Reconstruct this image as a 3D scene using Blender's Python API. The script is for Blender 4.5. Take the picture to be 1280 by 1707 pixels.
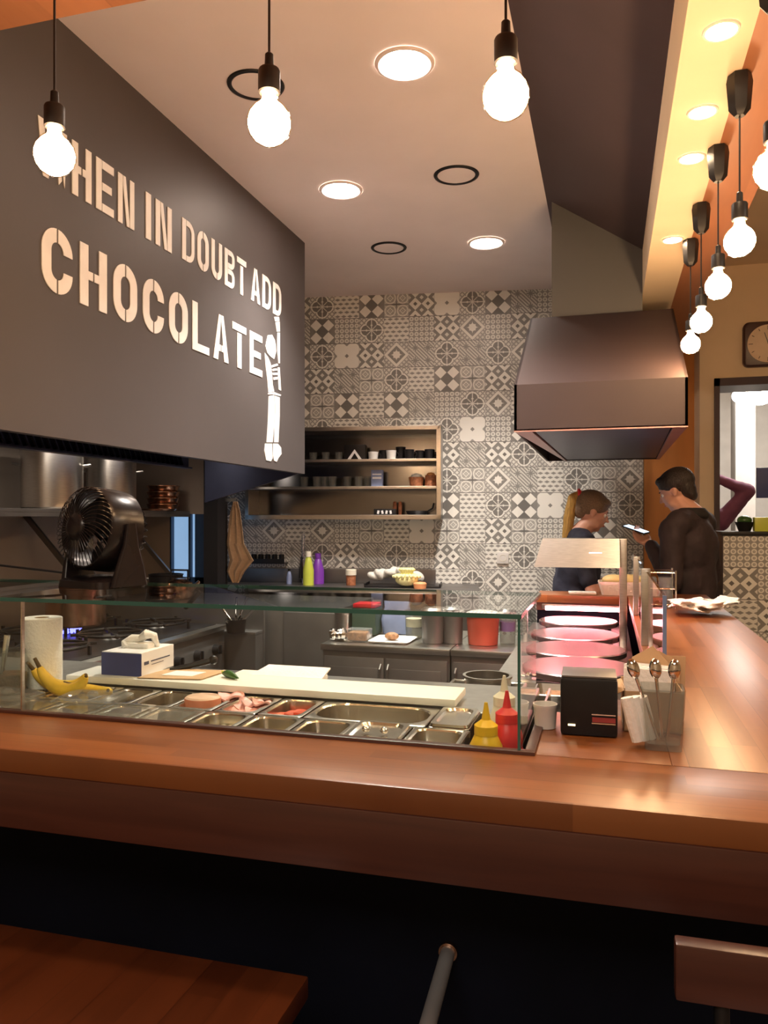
import bpy, bmesh, math, random
from mathutils import Vector, Matrix, Euler
random.seed(7)
for o in list(bpy.data.objects): bpy.data.objects.remove(o)
SC = bpy.context.scene
COL = SC.collection
PI = math.pi

# ------------------------------------------------------------ camera, world, exposure
FPX = 1310.0                       # focal length in pixels of the 1280x1707 frame
YAW = math.atan(373 / FPX)
EYE = 1.5
cd = bpy.data.cameras.new('camera'); cam = bpy.data.objects.new('camera', cd); COL.objects.link(cam)
cd.sensor_fit = 'AUTO'; cd.sensor_width = 36.0; cd.lens = 36.0 * FPX / 1707.0
cd.shift_y = 10.5 / 1707.0; cd.clip_start = 0.02
cam.location = (0, 0, EYE); cam.rotation_euler = (PI / 2, 0, YAW)
SC.camera = cam
SC.view_settings.view_transform = 'Standard'; SC.view_settings.look = 'None'
SC.view_settings.gamma = 1.0; SC.view_settings.use_curve_mapping = False
SC.view_settings.exposure = 1.0
w = bpy.data.worlds.new('world'); SC.world = w; w.use_nodes = True
w.node_tree.nodes['Background'].inputs[0].default_value = (1.0, .82, .7, 1)
w.node_tree.nodes['Background'].inputs[1].default_value = 0.05
BULB_E, DOWN_E, STRIP_E, HEAT_E, ROOM_E = 86.0, 40.0, 90.0, 15.0, 26.0

def arealight(name, loc, rot, sx, sy, power, col):
    l = bpy.data.lights.new(name, 'AREA'); l.shape = 'RECTANGLE'; l.size = sx; l.size_y = sy
    l.energy = power; l.color = col
    o = bpy.data.objects.new(name, l); COL.objects.link(o); o.location = loc; o.rotation_euler = rot
    return o
def spot(loc, power, col, ang=112, size=.09):
    l = bpy.data.lights.new('downlight_beam', 'SPOT'); l.energy = power; l.color = col; l.spot_size = math.radians(ang); l.spot_blend = .9; l.shadow_soft_size = size
    o = bpy.data.objects.new('downlight_beam', l); COL.objects.link(o); o.location = loc
for xy in ((-.765, 2.98), (-1.39, 4.03), (-.755, 5.06)): spot((xy[0], xy[1], 3.26), 165, (1, .92, .83))
arealight('range_fill_light', (-2.7, 3.4, 1.97), (0, 0, 0), .15, 1.6, 4, (1, .86, .72))  # fill added under the hood to brighten the side wall and pots
# unseen area lights over the guest side; the right one gives the bar highlight
arealight('unseen_guest_light', (-.2, -1.2, 3.2), (0, 0, 0), 1.6, 1.2, 34, (1, .84, .68))
arealight('unseen_guest_light', (2.4, 1.5, 3.2), (0, 0, 0), 1.0, 1.4, 13, (1, .84, .66))
arealight('next_room_light', (1.6, 7.6, 3.1), (0, 0, 0), 1.2, 1.0, 40, (1, .93, .86))

# ------------------------------------------------------------ pixel -> world helpers (measuring the photograph)
cY, sY = math.cos(YAW), math.sin(YAW)
def ray(px, py):
    a = (px - 640) / FPX; b = (864 - py) / FPX
    return Vector((a * cY - sY, a * sY + cY, b))
CAM = Vector((0, 0, EYE))
def hz(px, py, z):
    r = ray(px, py); return CAM + r * ((z - EYE) / r.z)
def yv(px, py, y):
    r = ray(px, py); return CAM + r * (y / r.y)
def xv(px, py, x):
    r = ray(px, py); return CAM + r * (x / r.x)

# ------------------------------------------------------------ node helper
class N:
    """a float socket with arithmetic"""
    nt = None
    def __init__(s, sock): s.s = sock
    @staticmethod
    def op(o, *a, clamp=False):
        n = N.nt.nodes.new('ShaderNodeMath'); n.operation = o; n.use_clamp = clamp
        for i, v in enumerate(a):
            if isinstance(v, N): N.nt.links.new(v.s, n.inputs[i])
            else: n.inputs[i].default_value = v
        return N(n.outputs[0])
    def __add__(s, o): return N.op('ADD', s, o)
    __radd__ = __add__
    def __sub__(s, o): return N.op('SUBTRACT', s, o)
    def __rsub__(s, o): return N.op('SUBTRACT', o, s)
    def __mul__(s, o): return N.op('MULTIPLY', s, o)
    __rmul__ = __mul__
    def __truediv__(s, o): return N.op('DIVIDE', s, o)
def fr(a): return N.op('FRACT', a)
def fl(a): return N.op('FLOOR', a)
def ab(a): return N.op('ABSOLUTE', a)
def mx(a, b): return N.op('MAXIMUM', a, b)
def mn(a, b): return N.op('MINIMUM', a, b)
def sq(a): return N.op('SQRT', a)
def lt(a, b, k=60): return N.op('MULTIPLY_ADD', b - a if isinstance(b, N) else N.op('SUBTRACT', b, a), k, .5, clamp=True)   # soft a<b
def gt(a, b, k=60): return N.op('MULTIPLY_ADD', a - b, k, .5, clamp=True)
def md2(a): return N.op('FLOORED_MODULO', a, 2.0)
def mixf(f, a, b): return a * (1 - f) + b * f

def newmat(name):
    m = bpy.data.materials.new(name); m.use_nodes = True
    nt = m.node_tree; b = nt.nodes['Principled BSDF']
    return m, nt, b
def setp(b, **k):
    for kk, v in k.items():
        b.inputs[kk.replace('_', ' ')].default_value = v
def mat(name, col, rough=.5, metal=0, noise=0, nscale=8, bump=0, bscale=60, emis=None, es=0, coat=0, stretch=(1, 1, 1), spec=.5):
    m, nt, b = newmat(name)
    c = (*col, 1)
    b.inputs['Base Color'].default_value = c; b.inputs['Roughness'].default_value = rough
    b.inputs['Metallic'].default_value = metal; b.inputs['Coat Weight'].default_value = coat
    b.inputs['Specular IOR Level'].default_value = spec
    tc = nt.nodes.new('ShaderNodeTexCoord')
    mp = nt.nodes.new('ShaderNodeMapping'); mp.inputs['Scale'].default_value = stretch
    nt.links.new(tc.outputs['Object'], mp.inputs['Vector'])
    nz = nt.nodes.new('ShaderNodeTexNoise'); nz.inputs['Scale'].default_value = nscale; nz.inputs['Detail'].default_value = 4
    nt.links.new(mp.outputs[0], nz.inputs['Vector'])
    nn = noise if noise else .06
    rp = nt.nodes.new('ShaderNodeValToRGB')
    rp.color_ramp.elements[0].color = tuple(x * (1 - nn) for x in col) + (1,)
    rp.color_ramp.elements[1].color = tuple(min(1, x * (1 + nn)) for x in col) + (1,)
    rp.color_ramp.elements[0].position = .3; rp.color_ramp.elements[1].position = .7
    nt.links.new(nz.outputs['Fac'], rp.inputs[0]); nt.links.new(rp.outputs[0], b.inputs['Base Color'])
    if bump:
        n2 = nt.nodes.new('ShaderNodeTexNoise'); n2.inputs['Scale'].default_value = bscale
        nt.links.new(mp.outputs[0], n2.inputs['Vector'])
        bp = nt.nodes.new('ShaderNodeBump'); bp.inputs['Strength'].default_value = bump; bp.inputs['Distance'].default_value = .01
        nt.links.new(n2.outputs['Fac'], bp.inputs['Height']); nt.links.new(bp.outputs[0], b.inputs['Normal'])
    if emis:
        b.inputs['Emission Color'].default_value = (*emis, 1); b.inputs['Emission Strength'].default_value = es
    return m
def glassmat(name, tint=(.93, .97, .95), rough=.0, spec=1.0, haze=0):
    """thin clear glass: straight-through transmission plus Fresnel reflection"""
    m = bpy.data.materials.new(name); m.use_nodes = True; nt = m.node_tree; nt.nodes.clear()
    out = nt.nodes.new('ShaderNodeOutputMaterial'); mix = nt.nodes.new('ShaderNodeMixShader')
    tr = nt.nodes.new('ShaderNodeBsdfTransparent'); gl = nt.nodes.new('ShaderNodeBsdfGlossy'); fz = nt.nodes.new('ShaderNodeFresnel')
    tr.inputs[0].default_value = (*tint, 1); gl.inputs['Roughness'].default_value = rough; fz.inputs[0].default_value = 1.45
    gl.inputs[0].default_value = (spec, spec, spec, 1)
    geo = nt.nodes.new('ShaderNodeNewGeometry'); inv = nt.nodes.new('ShaderNodeMath'); inv.operation = 'SUBTRACT'; inv.inputs[0].default_value = 1.0
    nt.links.new(geo.outputs['Backfacing'], inv.inputs[1]); mu = nt.nodes.new('ShaderNodeMath'); mu.operation = 'MULTIPLY'
    nt.links.new(inv.outputs[0], mu.inputs[0]); nt.links.new(fz.outputs[0], mu.inputs[1]); nt.links.new(mu.outputs[0], mix.inputs[0]); nt.links.new(tr.outputs[0], mix.inputs[1]); nt.links.new(gl.outputs[0], mix.inputs[2])
    if haze:
        df = nt.nodes.new('ShaderNodeBsdfDiffuse'); df.inputs[0].default_value = (.8, .8, .8, 1); m2 = nt.nodes.new('ShaderNodeMixShader'); m2.inputs[0].default_value = haze
        nt.links.new(mix.outputs[0], m2.inputs[1]); nt.links.new(df.outputs[0], m2.inputs[2]); nt.links.new(m2.outputs[0], out.inputs[0])
    else: nt.links.new(mix.outputs[0], out.inputs[0])
    return m
def woodmat(name, c0, c1, axis='x', pw=.045, pl=.55, rough=.25, coat=.3, grain=1.0):
    """butcher-block staves running along one axis"""
    m, nt, b = newmat(name)
    tc = nt.nodes.new('ShaderNodeTexCoord'); sx = nt.nodes.new('ShaderNodeSeparateXYZ'); nt.links.new(tc.outputs['Object'], sx.inputs[0])
    N.nt = nt
    X, Y, Z = [N(sx.outputs[i]) for i in range(3)]
    A, B = {'x': (X, Y), 'y': (Y, X), 'z': (Z, X), 'xz': (X, Z)}[axis]
    row = fl(B / pw)
    wn = nt.nodes.new('ShaderNodeTexWhiteNoise'); wn.noise_dimensions = '1D'; nt.links.new(row.s, wn.inputs['W'])
    col_ = fl(A / pl + N(wn.outputs['Value']) * 7.3)
    w2 = nt.nodes.new('ShaderNodeTexWhiteNoise'); w2.noise_dimensions = '2D'
    cb = nt.nodes.new('ShaderNodeCombineXYZ'); nt.links.new(row.s, cb.inputs[0]); nt.links.new(col_.s, cb.inputs[1]); nt.links.new(cb.outputs[0], w2.inputs['Vector'])
    cb2 = nt.nodes.new('ShaderNodeCombineXYZ')
    nt.links.new((A * 3.0).s, cb2.inputs[0]); nt.links.new((B * 45.0).s, cb2.inputs[1]); nt.links.new((N(w2.outputs['Value']) * 20).s, cb2.inputs[2])
    nz = nt.nodes.new('ShaderNodeTexNoise'); nz.inputs['Scale'].default_value = 1.0; nz.inputs['Detail'].default_value = 5; nz.inputs['Distortion'].default_value = .6
    nt.links.new(cb2.outputs[0], nz.inputs['Vector'])
    v = N(w2.outputs['Value']) * .55 + (N(nz.outputs['Fac']) - .5) * grain + .25
    seam = mn(lt(fr(B / pw), .03, 30), 1.0)
    v2 = v - seam * .35
    rp = nt.nodes.new('ShaderNodeValToRGB'); rp.color_ramp.elements[0].color = (*c0, 1); rp.color_ramp.elements[1].color = (*c1, 1)
    nt.links.new(v2.s, rp.inputs[0]); nt.links.new(rp.outputs[0], b.inputs['Base Color'])
    b.inputs['Roughness'].default_value = rough; b.inputs['Coat Weight'].default_value = coat; b.inputs['Coat Roughness'].default_value = .22
    return m
def tilemat():
    """encaustic-look cement tiles: nine patterns picked per tile by the face attribute 'pid'"""
    m, nt, b = newmat('patterned_tiles'); N.nt = nt
    uv = nt.nodes.new('ShaderNodeUVMap'); uv.uv_map = 'tile'
    sx = nt.nodes.new('ShaderNodeSeparateXYZ'); nt.links.new(uv.outputs[0], sx.inputs[0])
    u, v = N(sx.outputs[0]), N(sx.outputs[1])
    at = nt.nodes.new('ShaderNodeAttribute'); at.attribute_name = 'pid'; pid = N(at.outputs['Fac'])
    p, q = ab(u - .5), ab(v - .5)
    f2, g2 = ab(fr(u * 2) - .5), ab(fr(v * 2) - .5)
    f4, g4 = ab(fr(u * 5) - .5), ab(fr(v * 5) - .5)
    m1 = p + q
    # 0 D : four pale lozenges
    D = .12 + .85 * lt(f2 + g2, .47, 40) + .12 * gt(p, .3, 6)
    # 1 S : lattice of small lozenges with a stud in each
    r_, t_ = (u + v) * 2.0, (u - v) * 2.0 + 8
    ck = md2(fl(r_) + fl(t_))
    stud = lt(mx(ab(fr(r_) - .5), ab(fr(t_) - .5)), .17, 40)
    cell = mixf(ck, .95, .22)
    S = mixf(stud, cell, 1.05 - cell)
    # 2 E : big lozenge frame with an eight-point star
    star = mx(lt(mx(p, q), .125, 60), lt(m1, .18, 50)); star = mx(star, lt(mn(p, q) * 5 + mx(p, q), .24, 30))
    E_ = mixf(gt(m1, .5, 60), mx(gt(m1, .36, 60) * .92, mixf(star, .22, .95)), .35 + .4 * gt(ab(f4 + g4 - .5), .2, 20))
    # 3 Q : quatrefoil flower
    a, c = mx(p, q), mn(p, q)
    dd = sq((a - .21) * (a - .21) + c * c)
    veins = mx(lt(c, .018, 60), lt(ab(a - .2) + c * 1.2, .06, 50))
    veins = mx(veins, lt(ab(p - q), .02, 60) * lt(a, .2, 40))
    inside = mixf(veins, .16, .85)
    ring = gt(dd, .205, 60) * lt(dd, .25, 60)
    outer = .35 + .5 * gt(ab(f4 - g4), .16, 20)
    Q = mixf(lt(dd, .205, 60), mixf(ring, outer, .97), inside)
    # 4 W : white four-lobed flower
    wd = sq((p - .25) * (p - .25) + (q - .25) * (q - .25))
    W = mixf(mx(lt(wd, .27, 60), lt(a, .4, 40)), .3, .97); W = mixf(lt(m1, .085, 60), W, .22)
    # 5 R : lattice of rings
    rr = sq(f4 * f4 + g4 * g4)
    R = .3 + .58 * gt(rr, .2, 14) * lt(rr, .43, 14) + .3 * lt(rr, .1, 20)
    # 6 H : diagonal hatching with crosses
    bands = lt(ab(fr((u + v) * 7) - .5), .24, 12)
    lz = f2 + g2
    crs = mx(lt(ab(f2 - g2), .06, 30), lt(mn(f2, g2), .05, 30)) * lt(lz, .34, 30)
    H = mixf(lt(lz, .37, 40), .28 + .5 * bands, .68 - .45 * crs)
    # 7 I : dashes
    row = fl(v * 6)
    fx = ab(fr(u * 4 + row * .5) - .5); fy = ab(fr(v * 6) - .5)
    I = .88 - .62 * lt(fx * .75 + fy, .34, 14)
    # 8 Y : eyes in two rows
    rd = sq(f2 * f2 + g2 * g2)
    Y = .42 + .48 * mx(lt(ab(f2 + g2 - .22), .045, 40), lt(ab(rd - .42), .045, 40)) + .3 * lt(rd, .05, 30)
    Y = mx(Y, lt(ab(rd + ab(f2 - g2) - .55), .03, 40) * .9)
    Y = Y - .35 * mx(lt(q + p * .05, .03, 60), lt(p * 1.6 + q * .1, .03, 40))
    tot = None
    for i, P in enumerate([D, S, E_, Q, W, R, H, I, Y]):
        t = P * lt(ab(pid - float(i)), .5, 1000)
        tot = t if tot is None else tot + t
    grout = mx(gt(q, .488, 200), gt(p, .494, 200) * .5)
    tot = mixf(grout, tot, .12)
    mxn = nt.nodes.new('ShaderNodeValToRGB')
    mxn.color_ramp.elements[0].color = (.085, .080, .075, 1); mxn.color_ramp.elements[1].color = (.93, .92, .86, 1)
    nt.links.new(tot.s, mxn.inputs[0]); nt.links.new(mxn.outputs[0], b.inputs['Base Color'])
    b.inputs['Roughness'].default_value = .38
    return m

# ------------------------------------------------------------ materials
M = {}
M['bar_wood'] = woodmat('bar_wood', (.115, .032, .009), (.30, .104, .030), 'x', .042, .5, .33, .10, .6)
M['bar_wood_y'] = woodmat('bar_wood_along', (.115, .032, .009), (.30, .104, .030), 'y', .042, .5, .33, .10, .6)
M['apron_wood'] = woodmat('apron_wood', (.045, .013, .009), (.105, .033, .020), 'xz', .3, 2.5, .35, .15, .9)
M['soffit_wood'] = woodmat('soffit_wood', (.26, .10, .045), (.44, .18, .08), 'y', .16, 3, .4, .1, .4)
M['table_wood'] = woodmat('table_wood', (.042, .010, .004), (.115, .030, .010), 'y', .06, .9, .3, .2, .7)
M['orange_wall'] = mat('orange_veneer', (.62, .26, .07), .45, noise=.08, nscale=3, stretch=(3, 3, .6))
M['navy'] = mat('bar_front_navy', (.0025, .0035, .009), .6, noise=.3, nscale=4, spec=.12)
M['white_paint'] = mat('white_ceiling_paint', (.84, .74, .71), .8, noise=.03, nscale=3)
M['cream'] = mat('cream_wall_paint', (.80, .64, .44), .8, noise=.05, nscale=2)
M['dark_ceiling'] = mat('dark_ceiling_paint', (.070, .046, .050), .7, noise=.1, nscale=2)
M['panel'] = mat('charcoal_panel', (.082, .071, .070), .5, noise=.06, nscale=2)
M['duct'] = mat('duct_grey', (.10, .10, .098), .6, noise=.05, nscale=2)
M['hood'] = mat('brown_hood_metal', (.044, .026, .026), .6, metal=0, noise=.06, nscale=3)
M['hood_in'] = mat('hood_filter', (.05, .06, .12), .35, metal=.5)
M['flange'] = mat('hood_rim', (.45, .25, .25), .35, metal=.6)
M['letter'] = mat('white_stencil_paint', (.95, .93, .91), .6)
M['steel'] = mat('brushed_steel', (.56, .54, .51), .28, metal=1, noise=.1, nscale=30, stretch=(1, 1, 12))
M['steel_in'] = mat('steel_pan', (.66, .62, .56), .22, metal=1, noise=.06, nscale=12)
M['steel_dark'] = mat('dull_steel', (.20, .19, .185), .4, metal=.8, noise=.12, nscale=6)
M['steel_back'] = mat('dark_polished_steel', (.20, .20, .21), .16, metal=1, noise=.05)
M['satin'] = mat('satin_tube', (.42, .42, .44), .38, metal=.6)
M['chrome'] = mat('chrome', (.8, .8, .8), .08, metal=1)
M['copper'] = mat('copper_steel', (.62, .38, .26), .22, metal=1, noise=.2, nscale=5)
M['black'] = mat('black_plastic', (.012, .011, .012), .4, noise=.2, spec=.3)
M['fan'] = mat('fan_plastic', (.012, .009, .010), .25, noise=.2, spec=.35)
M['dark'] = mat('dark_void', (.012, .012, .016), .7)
M['floor'] = mat('dark_floor_tile', (.06, .05, .05), .45, noise=.2, nscale=3)
M['left_wall'] = mat('kitchen_side_wall', (.30, .25, .21), .4, noise=.12, nscale=2)
M['glass'] = glassmat('clear_glass')
M['glass_edge'] = mat('green_glass_edge', (.03, .12, .10), .15, noise=.1)
M['glass_blue'] = mat('blue_glass_edge', (.16, .24, .45), .15, noise=.1)
M['glassware'] = glassmat('glassware', (.80, .82, .80), .03, haze=.06)
M['film'] = glassmat('plastic_film', (.85, .85, .83), .05, haze=.10)
M['amber'] = glassmat('amber_bulb_glass', (1, .88, .70), .02)
M['board'] = mat('white_cutting_board', (.82, .80, .74), .45, noise=.03)
M['paper'] = mat('white_paper', (.86, .83, .80), .8, bump=.2, bscale=120)
M['kraft'] = mat('kraft_paper', (.55, .36, .20), .8, noise=.1)
M['yellow'] = mat('mustard_yellow', (.85, .52, .02), .35)
M['red'] = mat('ketchup_red', (.72, .03, .04), .35)
M['ivory'] = mat('ivory_plastic', (.85, .80, .66), .35)
M['banana'] = mat('banana_skin', (.80, .52, .05), .5, noise=.2, nscale=25)
M['banana_tip'] = mat('banana_tip', (.10, .06, .02), .8)
M['ham'] = mat('ham', (.78, .40, .36), .45, noise=.18, nscale=30, bump=.2)
M['loaf_side'] = mat('ham_loaf_side', (.62, .22, .13), .4, noise=.15, nscale=20)
M['loaf_top'] = mat('ham_loaf_cut', (.74, .50, .38), .45, noise=.08, nscale=25)
M['tomato'] = mat('tomato', (.70, .10, .05), .25, noise=.2, nscale=20)
M['cheese'] = mat('cheese', (.80, .62, .28), .5, noise=.08)
M['onion'] = mat('chopped_onion', (.72, .62, .46), .5, noise=.2, nscale=30)
M['mince'] = mat('brown_food', (.30, .15, .07), .6, noise=.4, nscale=60, bump=.6)
M['pepper'] = mat('green_pepper', (.05, .13, .03), .3, noise=.3, nscale=20)
M['boxblue'] = mat('box_navy', (.03, .05, .20), .5)
M['boxwhite'] = mat('box_white', (.80, .78, .78), .6)
M['ink'] = mat('printed_ink', (.06, .07, .12), .6)
M['purple'] = mat('purple_plastic', (.22, .05, .45), .35)
M['lime'] = mat('lime_plastic', (.55, .62, .08), .3)
M['cloth_white'] = mat('white_cloth', (.72, .70, .64), .9, bump=.4)
M['fringe'] = mat('pale_yellow_sponge', (.92, .86, .42), .8, noise=.05)
M['orange_p'] = mat('orange_lid', (.85, .36, .16), .5)
M['beige_cloth'] = mat('beige_towel', (.50, .33, .20), .9, noise=.15, bump=.5)
M['blue_pack'] = mat('blue_pack', (.22, .27, .45), .5, noise=.2, nscale=10)
M['basket'] = mat('wicker', (.34, .12, .05), .7, noise=.4, nscale=40, bump=.6)
M['griddle'] = mat('cast_griddle', (.34, .24, .24), .25, metal=.85, noise=.1)
M['skin'] = mat('skin', (.62, .34, .25), .5, noise=.06, nscale=12)
M['hair_dark'] = mat('dark_hair', (.022, .015, .012), .5, noise=.4, nscale=60, bump=.6, stretch=(4, 4, .5))
M['hair_blond'] = mat('blond_hair', (.42, .25, .06), .5, noise=.35, nscale=50, bump=.6, stretch=(4, 4, .4))
M['hair_root'] = mat('ash_blond_hair', (.16, .105, .06), .5, noise=.35, nscale=50, bump=.6, stretch=(.5, 4, 4))
M['jacket'] = mat('charcoal_jacket', (.034, .023, .027), .75, noise=.25, nscale=14, bump=.4, bscale=25)
M['collar'] = mat('black_collar', (.012, .01, .01), .8)
M['navy_shirt'] = mat('dark_navy_shirt', (.018, .020, .038), .8, noise=.2, bump=.3, bscale=25)
M['trousers'] = mat('dark_trousers', (.02, .02, .028), .85, bump=.3, bscale=30)
M['plum'] = mat('plum_sweater', (.12, .03, .07), .8, noise=.2)
M['lips'] = mat('lips', (.50, .16, .14), .5)
M['eye'] = mat('eye_white', (.8, .78, .74), .2)
M['iris'] = mat('dark_iris', (.03, .02, .015), .2)
M['screen'] = mat('lit_phone_screen', (.1, .15, .3), .2, emis=(.55, .75, 1), es=1.6)
M['flame'] = mat('gas_flame', (.05, .05, .3), .4, emis=(.12, .12, 1), es=3.0)
M['opening'] = mat('lit_blue_window', (.25, .35, .5), .4, emis=(.35, .60, .95), es=.32)
M['blue_dark'] = mat('dark_blue_frame', (.02, .05, .12), .4)
M['clock_face'] = mat('clock_face', (.78, .62, .46), .5)
M['clock_frame'] = mat('clock_frame', (.07, .035, .03), .35)
M['doorframe'] = mat('dark_door_frame', (.045, .022, .028), .45)
M['room_white'] = mat('pale_wall', (.62, .60, .57), .7)
M['cup_white'] = mat('white_ceramic', (.75, .73, .70), .3)
M['red_liquid'] = mat('red_sauce_tub', (.34, .06, .035), .3, noise=.2)
M['silver_red'] = mat('copper_orange', (.8, .35, .12), .35, metal=.4)
M['tiles'] = tilemat()
def emat(name, col, s):
    return mat(name, (.9, .85, .8), .5, emis=col, es=s)
M['bulb'] = emat('lit_filament_bulb', (1, .70, .45), BULB_E)
M['down'] = emat('lit_downlight_diffuser', (1, .80, .66), DOWN_E)
M['strip'] = emat('lit_soffit_spot', (1, .74, .46), STRIP_E)
M['heat'] = emat('lit_heat_element', (1, .16, .2), HEAT_E)
M['heat_hot'] = emat('lit_heat_bulb', (1, .30, .33), HEAT_E * 1.6)
M['room_lamp'] = emat('lit_globe_lamp', (1, .93, .85), ROOM_E)

# ------------------------------------------------------------ mesh builder
class MB:
    def __init__(s):
        s.bm = bmesh.new(); s.mats = []
    def _fin(s, geom_faces, m):
        if m is None: return
        if m not in s.mats: s.mats.append(m)
        i = s.mats.index(m)
        for f in geom_faces: f.material_index = i
    def _merge(s, t, mtx, m):
        if mtx is not None: bmesh.ops.transform(t, matrix=mtx, verts=t.verts)
        me = bpy.data.meshes.new('t'); t.to_mesh(me); t.free()
        n = len(s.bm.faces); s.bm.from_mesh(me); bpy.data.meshes.remove(me)
        s.bm.faces.ensure_lookup_table(); s._fin(s.bm.faces[n:], m)
        return s
    def box(s, c, d, bev=0, rot=None, m=None, seg=2):
        t = bmesh.new(); bmesh.ops.create_cube(t, size=1)
        bmesh.ops.scale(t, vec=d, verts=t.verts)
        if bev: bmesh.ops.bevel(t, geom=list(t.edges), offset=min(bev, min(d) * .49), segments=seg, affect='EDGES', profile=.6)
        R = Euler(rot).to_matrix().to_4x4() if rot else Matrix()
        return s._merge(t, Matrix.Translation(c) @ R, m)
    def bb(s, x0, x1, y0, y1, z0, z1, bev=0, m=None):
        return s.box(((x0 + x1) / 2, (y0 + y1) / 2, (z0 + z1) / 2), (abs(x1 - x0), abs(y1 - y0), abs(z1 - z0)), bev, m=m)
    def cone(s, p0, p1, r0, r1=None, n=24, caps=True, m=None):
        p0, p1 = Vector(p0), Vector(p1); r1 = r0 if r1 is None else r1
        t = bmesh.new(); L = (p1 - p0).length
        bmesh.ops.create_cone(t, cap_ends=caps, segments=n, radius1=r0, radius2=r1, depth=L)
        q = (p1 - p0).to_track_quat('Z', 'Y').to_matrix().to_4x4()
        return s._merge(t, Matrix.Translation((p0 + p1) / 2) @ q, m)
    def ball(s, c, r, sc=(1, 1, 1), rot=None, m=None, n=20):
        t = bmesh.new(); bmesh.ops.create_uvsphere(t, u_segments=n, v_segments=max(8, n * 2 // 3), radius=r)
        R = Euler(rot).to_matrix().to_4x4() if rot else Matrix()
        return s._merge(t, Matrix.Translation(c) @ R @ Matrix.Diagonal((*sc, 1)), m)
    def lathe(s, prof, c=(0, 0, 0), n=32, m=None, mtx=None):
        t = bmesh.new(); rings = []
        for r, z in prof:
            if r < 1e-5: rings.append([t.verts.new((0, 0, z))])
            else: rings.append([t.verts.new((r * math.cos(2 * PI * k / n), r * math.sin(2 * PI * k / n), z)) for k in range(n)])
        for a, b in zip(rings, rings[1:]):
            for k in range(n):
                k2 = (k + 1) % n
                if len(a) == 1 and len(b) == 1: continue
                if len(a) == 1: t.faces.new((a[0], b[k2], b[k]))
                elif len(b) == 1: t.faces.new((a[k], a[k2], b[0]))
                else: t.faces.new((a[k], a[k2], b[k2], b[k]))
        bmesh.ops.recalc_face_normals(t, faces=t.faces)
        return s._merge(t, Matrix.Translation(c) @ (mtx or Matrix()), m)
    def loops(s, loops, cap0=False, cap1=False, m=None, closed=True):
        t = bmesh.new(); L = [[t.verts.new(p) for p in lp] for lp in loops]; n = len(L[0])
        for a, b in zip(L, L[1:]):
            for k in range(n if closed else n - 1):
                k2 = (k + 1) % n
                try: t.faces.new((a[k], a[k2], b[k2], b[k]))
                except ValueError: pass
        if cap0: t.faces.new(L[0])
        if cap1: t.faces.new(L[-1])
        bmesh.ops.recalc_face_normals(t, faces=t.faces)
        return s._merge(t, None, m)
    def tube(s, pts, r, n=10, m=None, caps=True):
        pts = [Vector(p) for p in pts]; rs = r if isinstance(r, (list, tuple)) else [r] * len(pts)
        lps = []; up = Vector((0, 0, 1))
        for i, p in enumerate(pts):
            d = (pts[min(i + 1, len(pts) - 1)] - pts[max(i - 1, 0)]).normalized()
            a = d.cross(up)
            if a.length < 1e-3: a = d.cross(Vector((0, 1, 0)))
            a.normalize(); b = d.cross(a)
            if i: # keep the frame continuous
                if a.dot(pa) < 0: a, b = -a, -b
            pa = a
            lps.append([p + (a * math.cos(2 * PI * k / n) + b * math.sin(2 * PI * k / n)) * rs[i] for k in range(n)])
        return s.loops(lps, caps, caps, m)
    def prism(s, poly, ext, m=None):
        """poly: 3-D points of one face, ext: extrusion vector"""
        t = bmesh.new(); vs = [t.verts.new(p) for p in poly]; f = t.faces.new(vs)
        r = bmesh.ops.extrude_face_region(t, geom=[f])
        bmesh.ops.translate(t, vec=ext, verts=[v for v in r['geom'] if isinstance(v, bmesh.types.BMVert)])
        bmesh.ops.recalc_face_normals(t, faces=t.faces)
        return s._merge(t, None, m)
    def torus(s, c, R, r, axis='z', n=32, k=8, m=None, mtx=None):
        prof = [(R + r * math.cos(2 * PI * i / k), r * math.sin(2 * PI * i / k)) for i in range(k + 1)]
        A = {'z': Matrix(), 'x': Matrix.Rotation(PI / 2, 4, 'Y'), 'y': Matrix.Rotation(PI / 2, 4, 'X')}[axis]
        return s.lathe(prof, c, n, m, (mtx or Matrix()) @ A)
    def move(s, mtx):
        bmesh.ops.transform(s.bm, matrix=mtx, verts=s.bm.verts); return s
    def build(s, name, m=None, parent=None, loc=(0, 0, 0), rotz=0, smooth=True, ang=.6):
        bmesh.ops.remove_doubles(s.bm, verts=s.bm.verts, dist=1e-6)
        for f in s.bm.faces: f.smooth = smooth
        if smooth:
            for e in s.bm.edges:
                if len(e.link_faces) == 2: e.smooth = e.calc_face_angle(0) < ang
        me = bpy.data.meshes.new(name); s.bm.to_mesh(me); s.bm.free()
        for mm in (s.mats or [m]): me.materials.append(M[mm] if isinstance(mm, str) else mm)
        o = bpy.data.objects.new(name, me); COL.objects.link(o); o.location = loc; o.rotation_euler = (0, 0, rotz)
        if parent is not None: o.parent = parent
        return o
def tag(o, label=None, cat=None, group=None, kind=None):
    if label: o['label'] = label
    if cat: o['category'] = cat
    if group: o['group'] = group
    if kind: o['kind'] = kind
    return o
def thing(name, label, cat, loc=(0, 0, 0), rotz=0, group=None):
    o = bpy.data.objects.new(name, None); COL.objects.link(o); o.empty_display_size = .05
    o.location = loc; o.rotation_euler = (0, 0, rotz)
    return tag(o, label, cat, group)
def struct(name, mb, m, label=None):
    o = mb.build(name, m); o['kind'] = 'structure'
    if label: o['label'] = label
    return o
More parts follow.
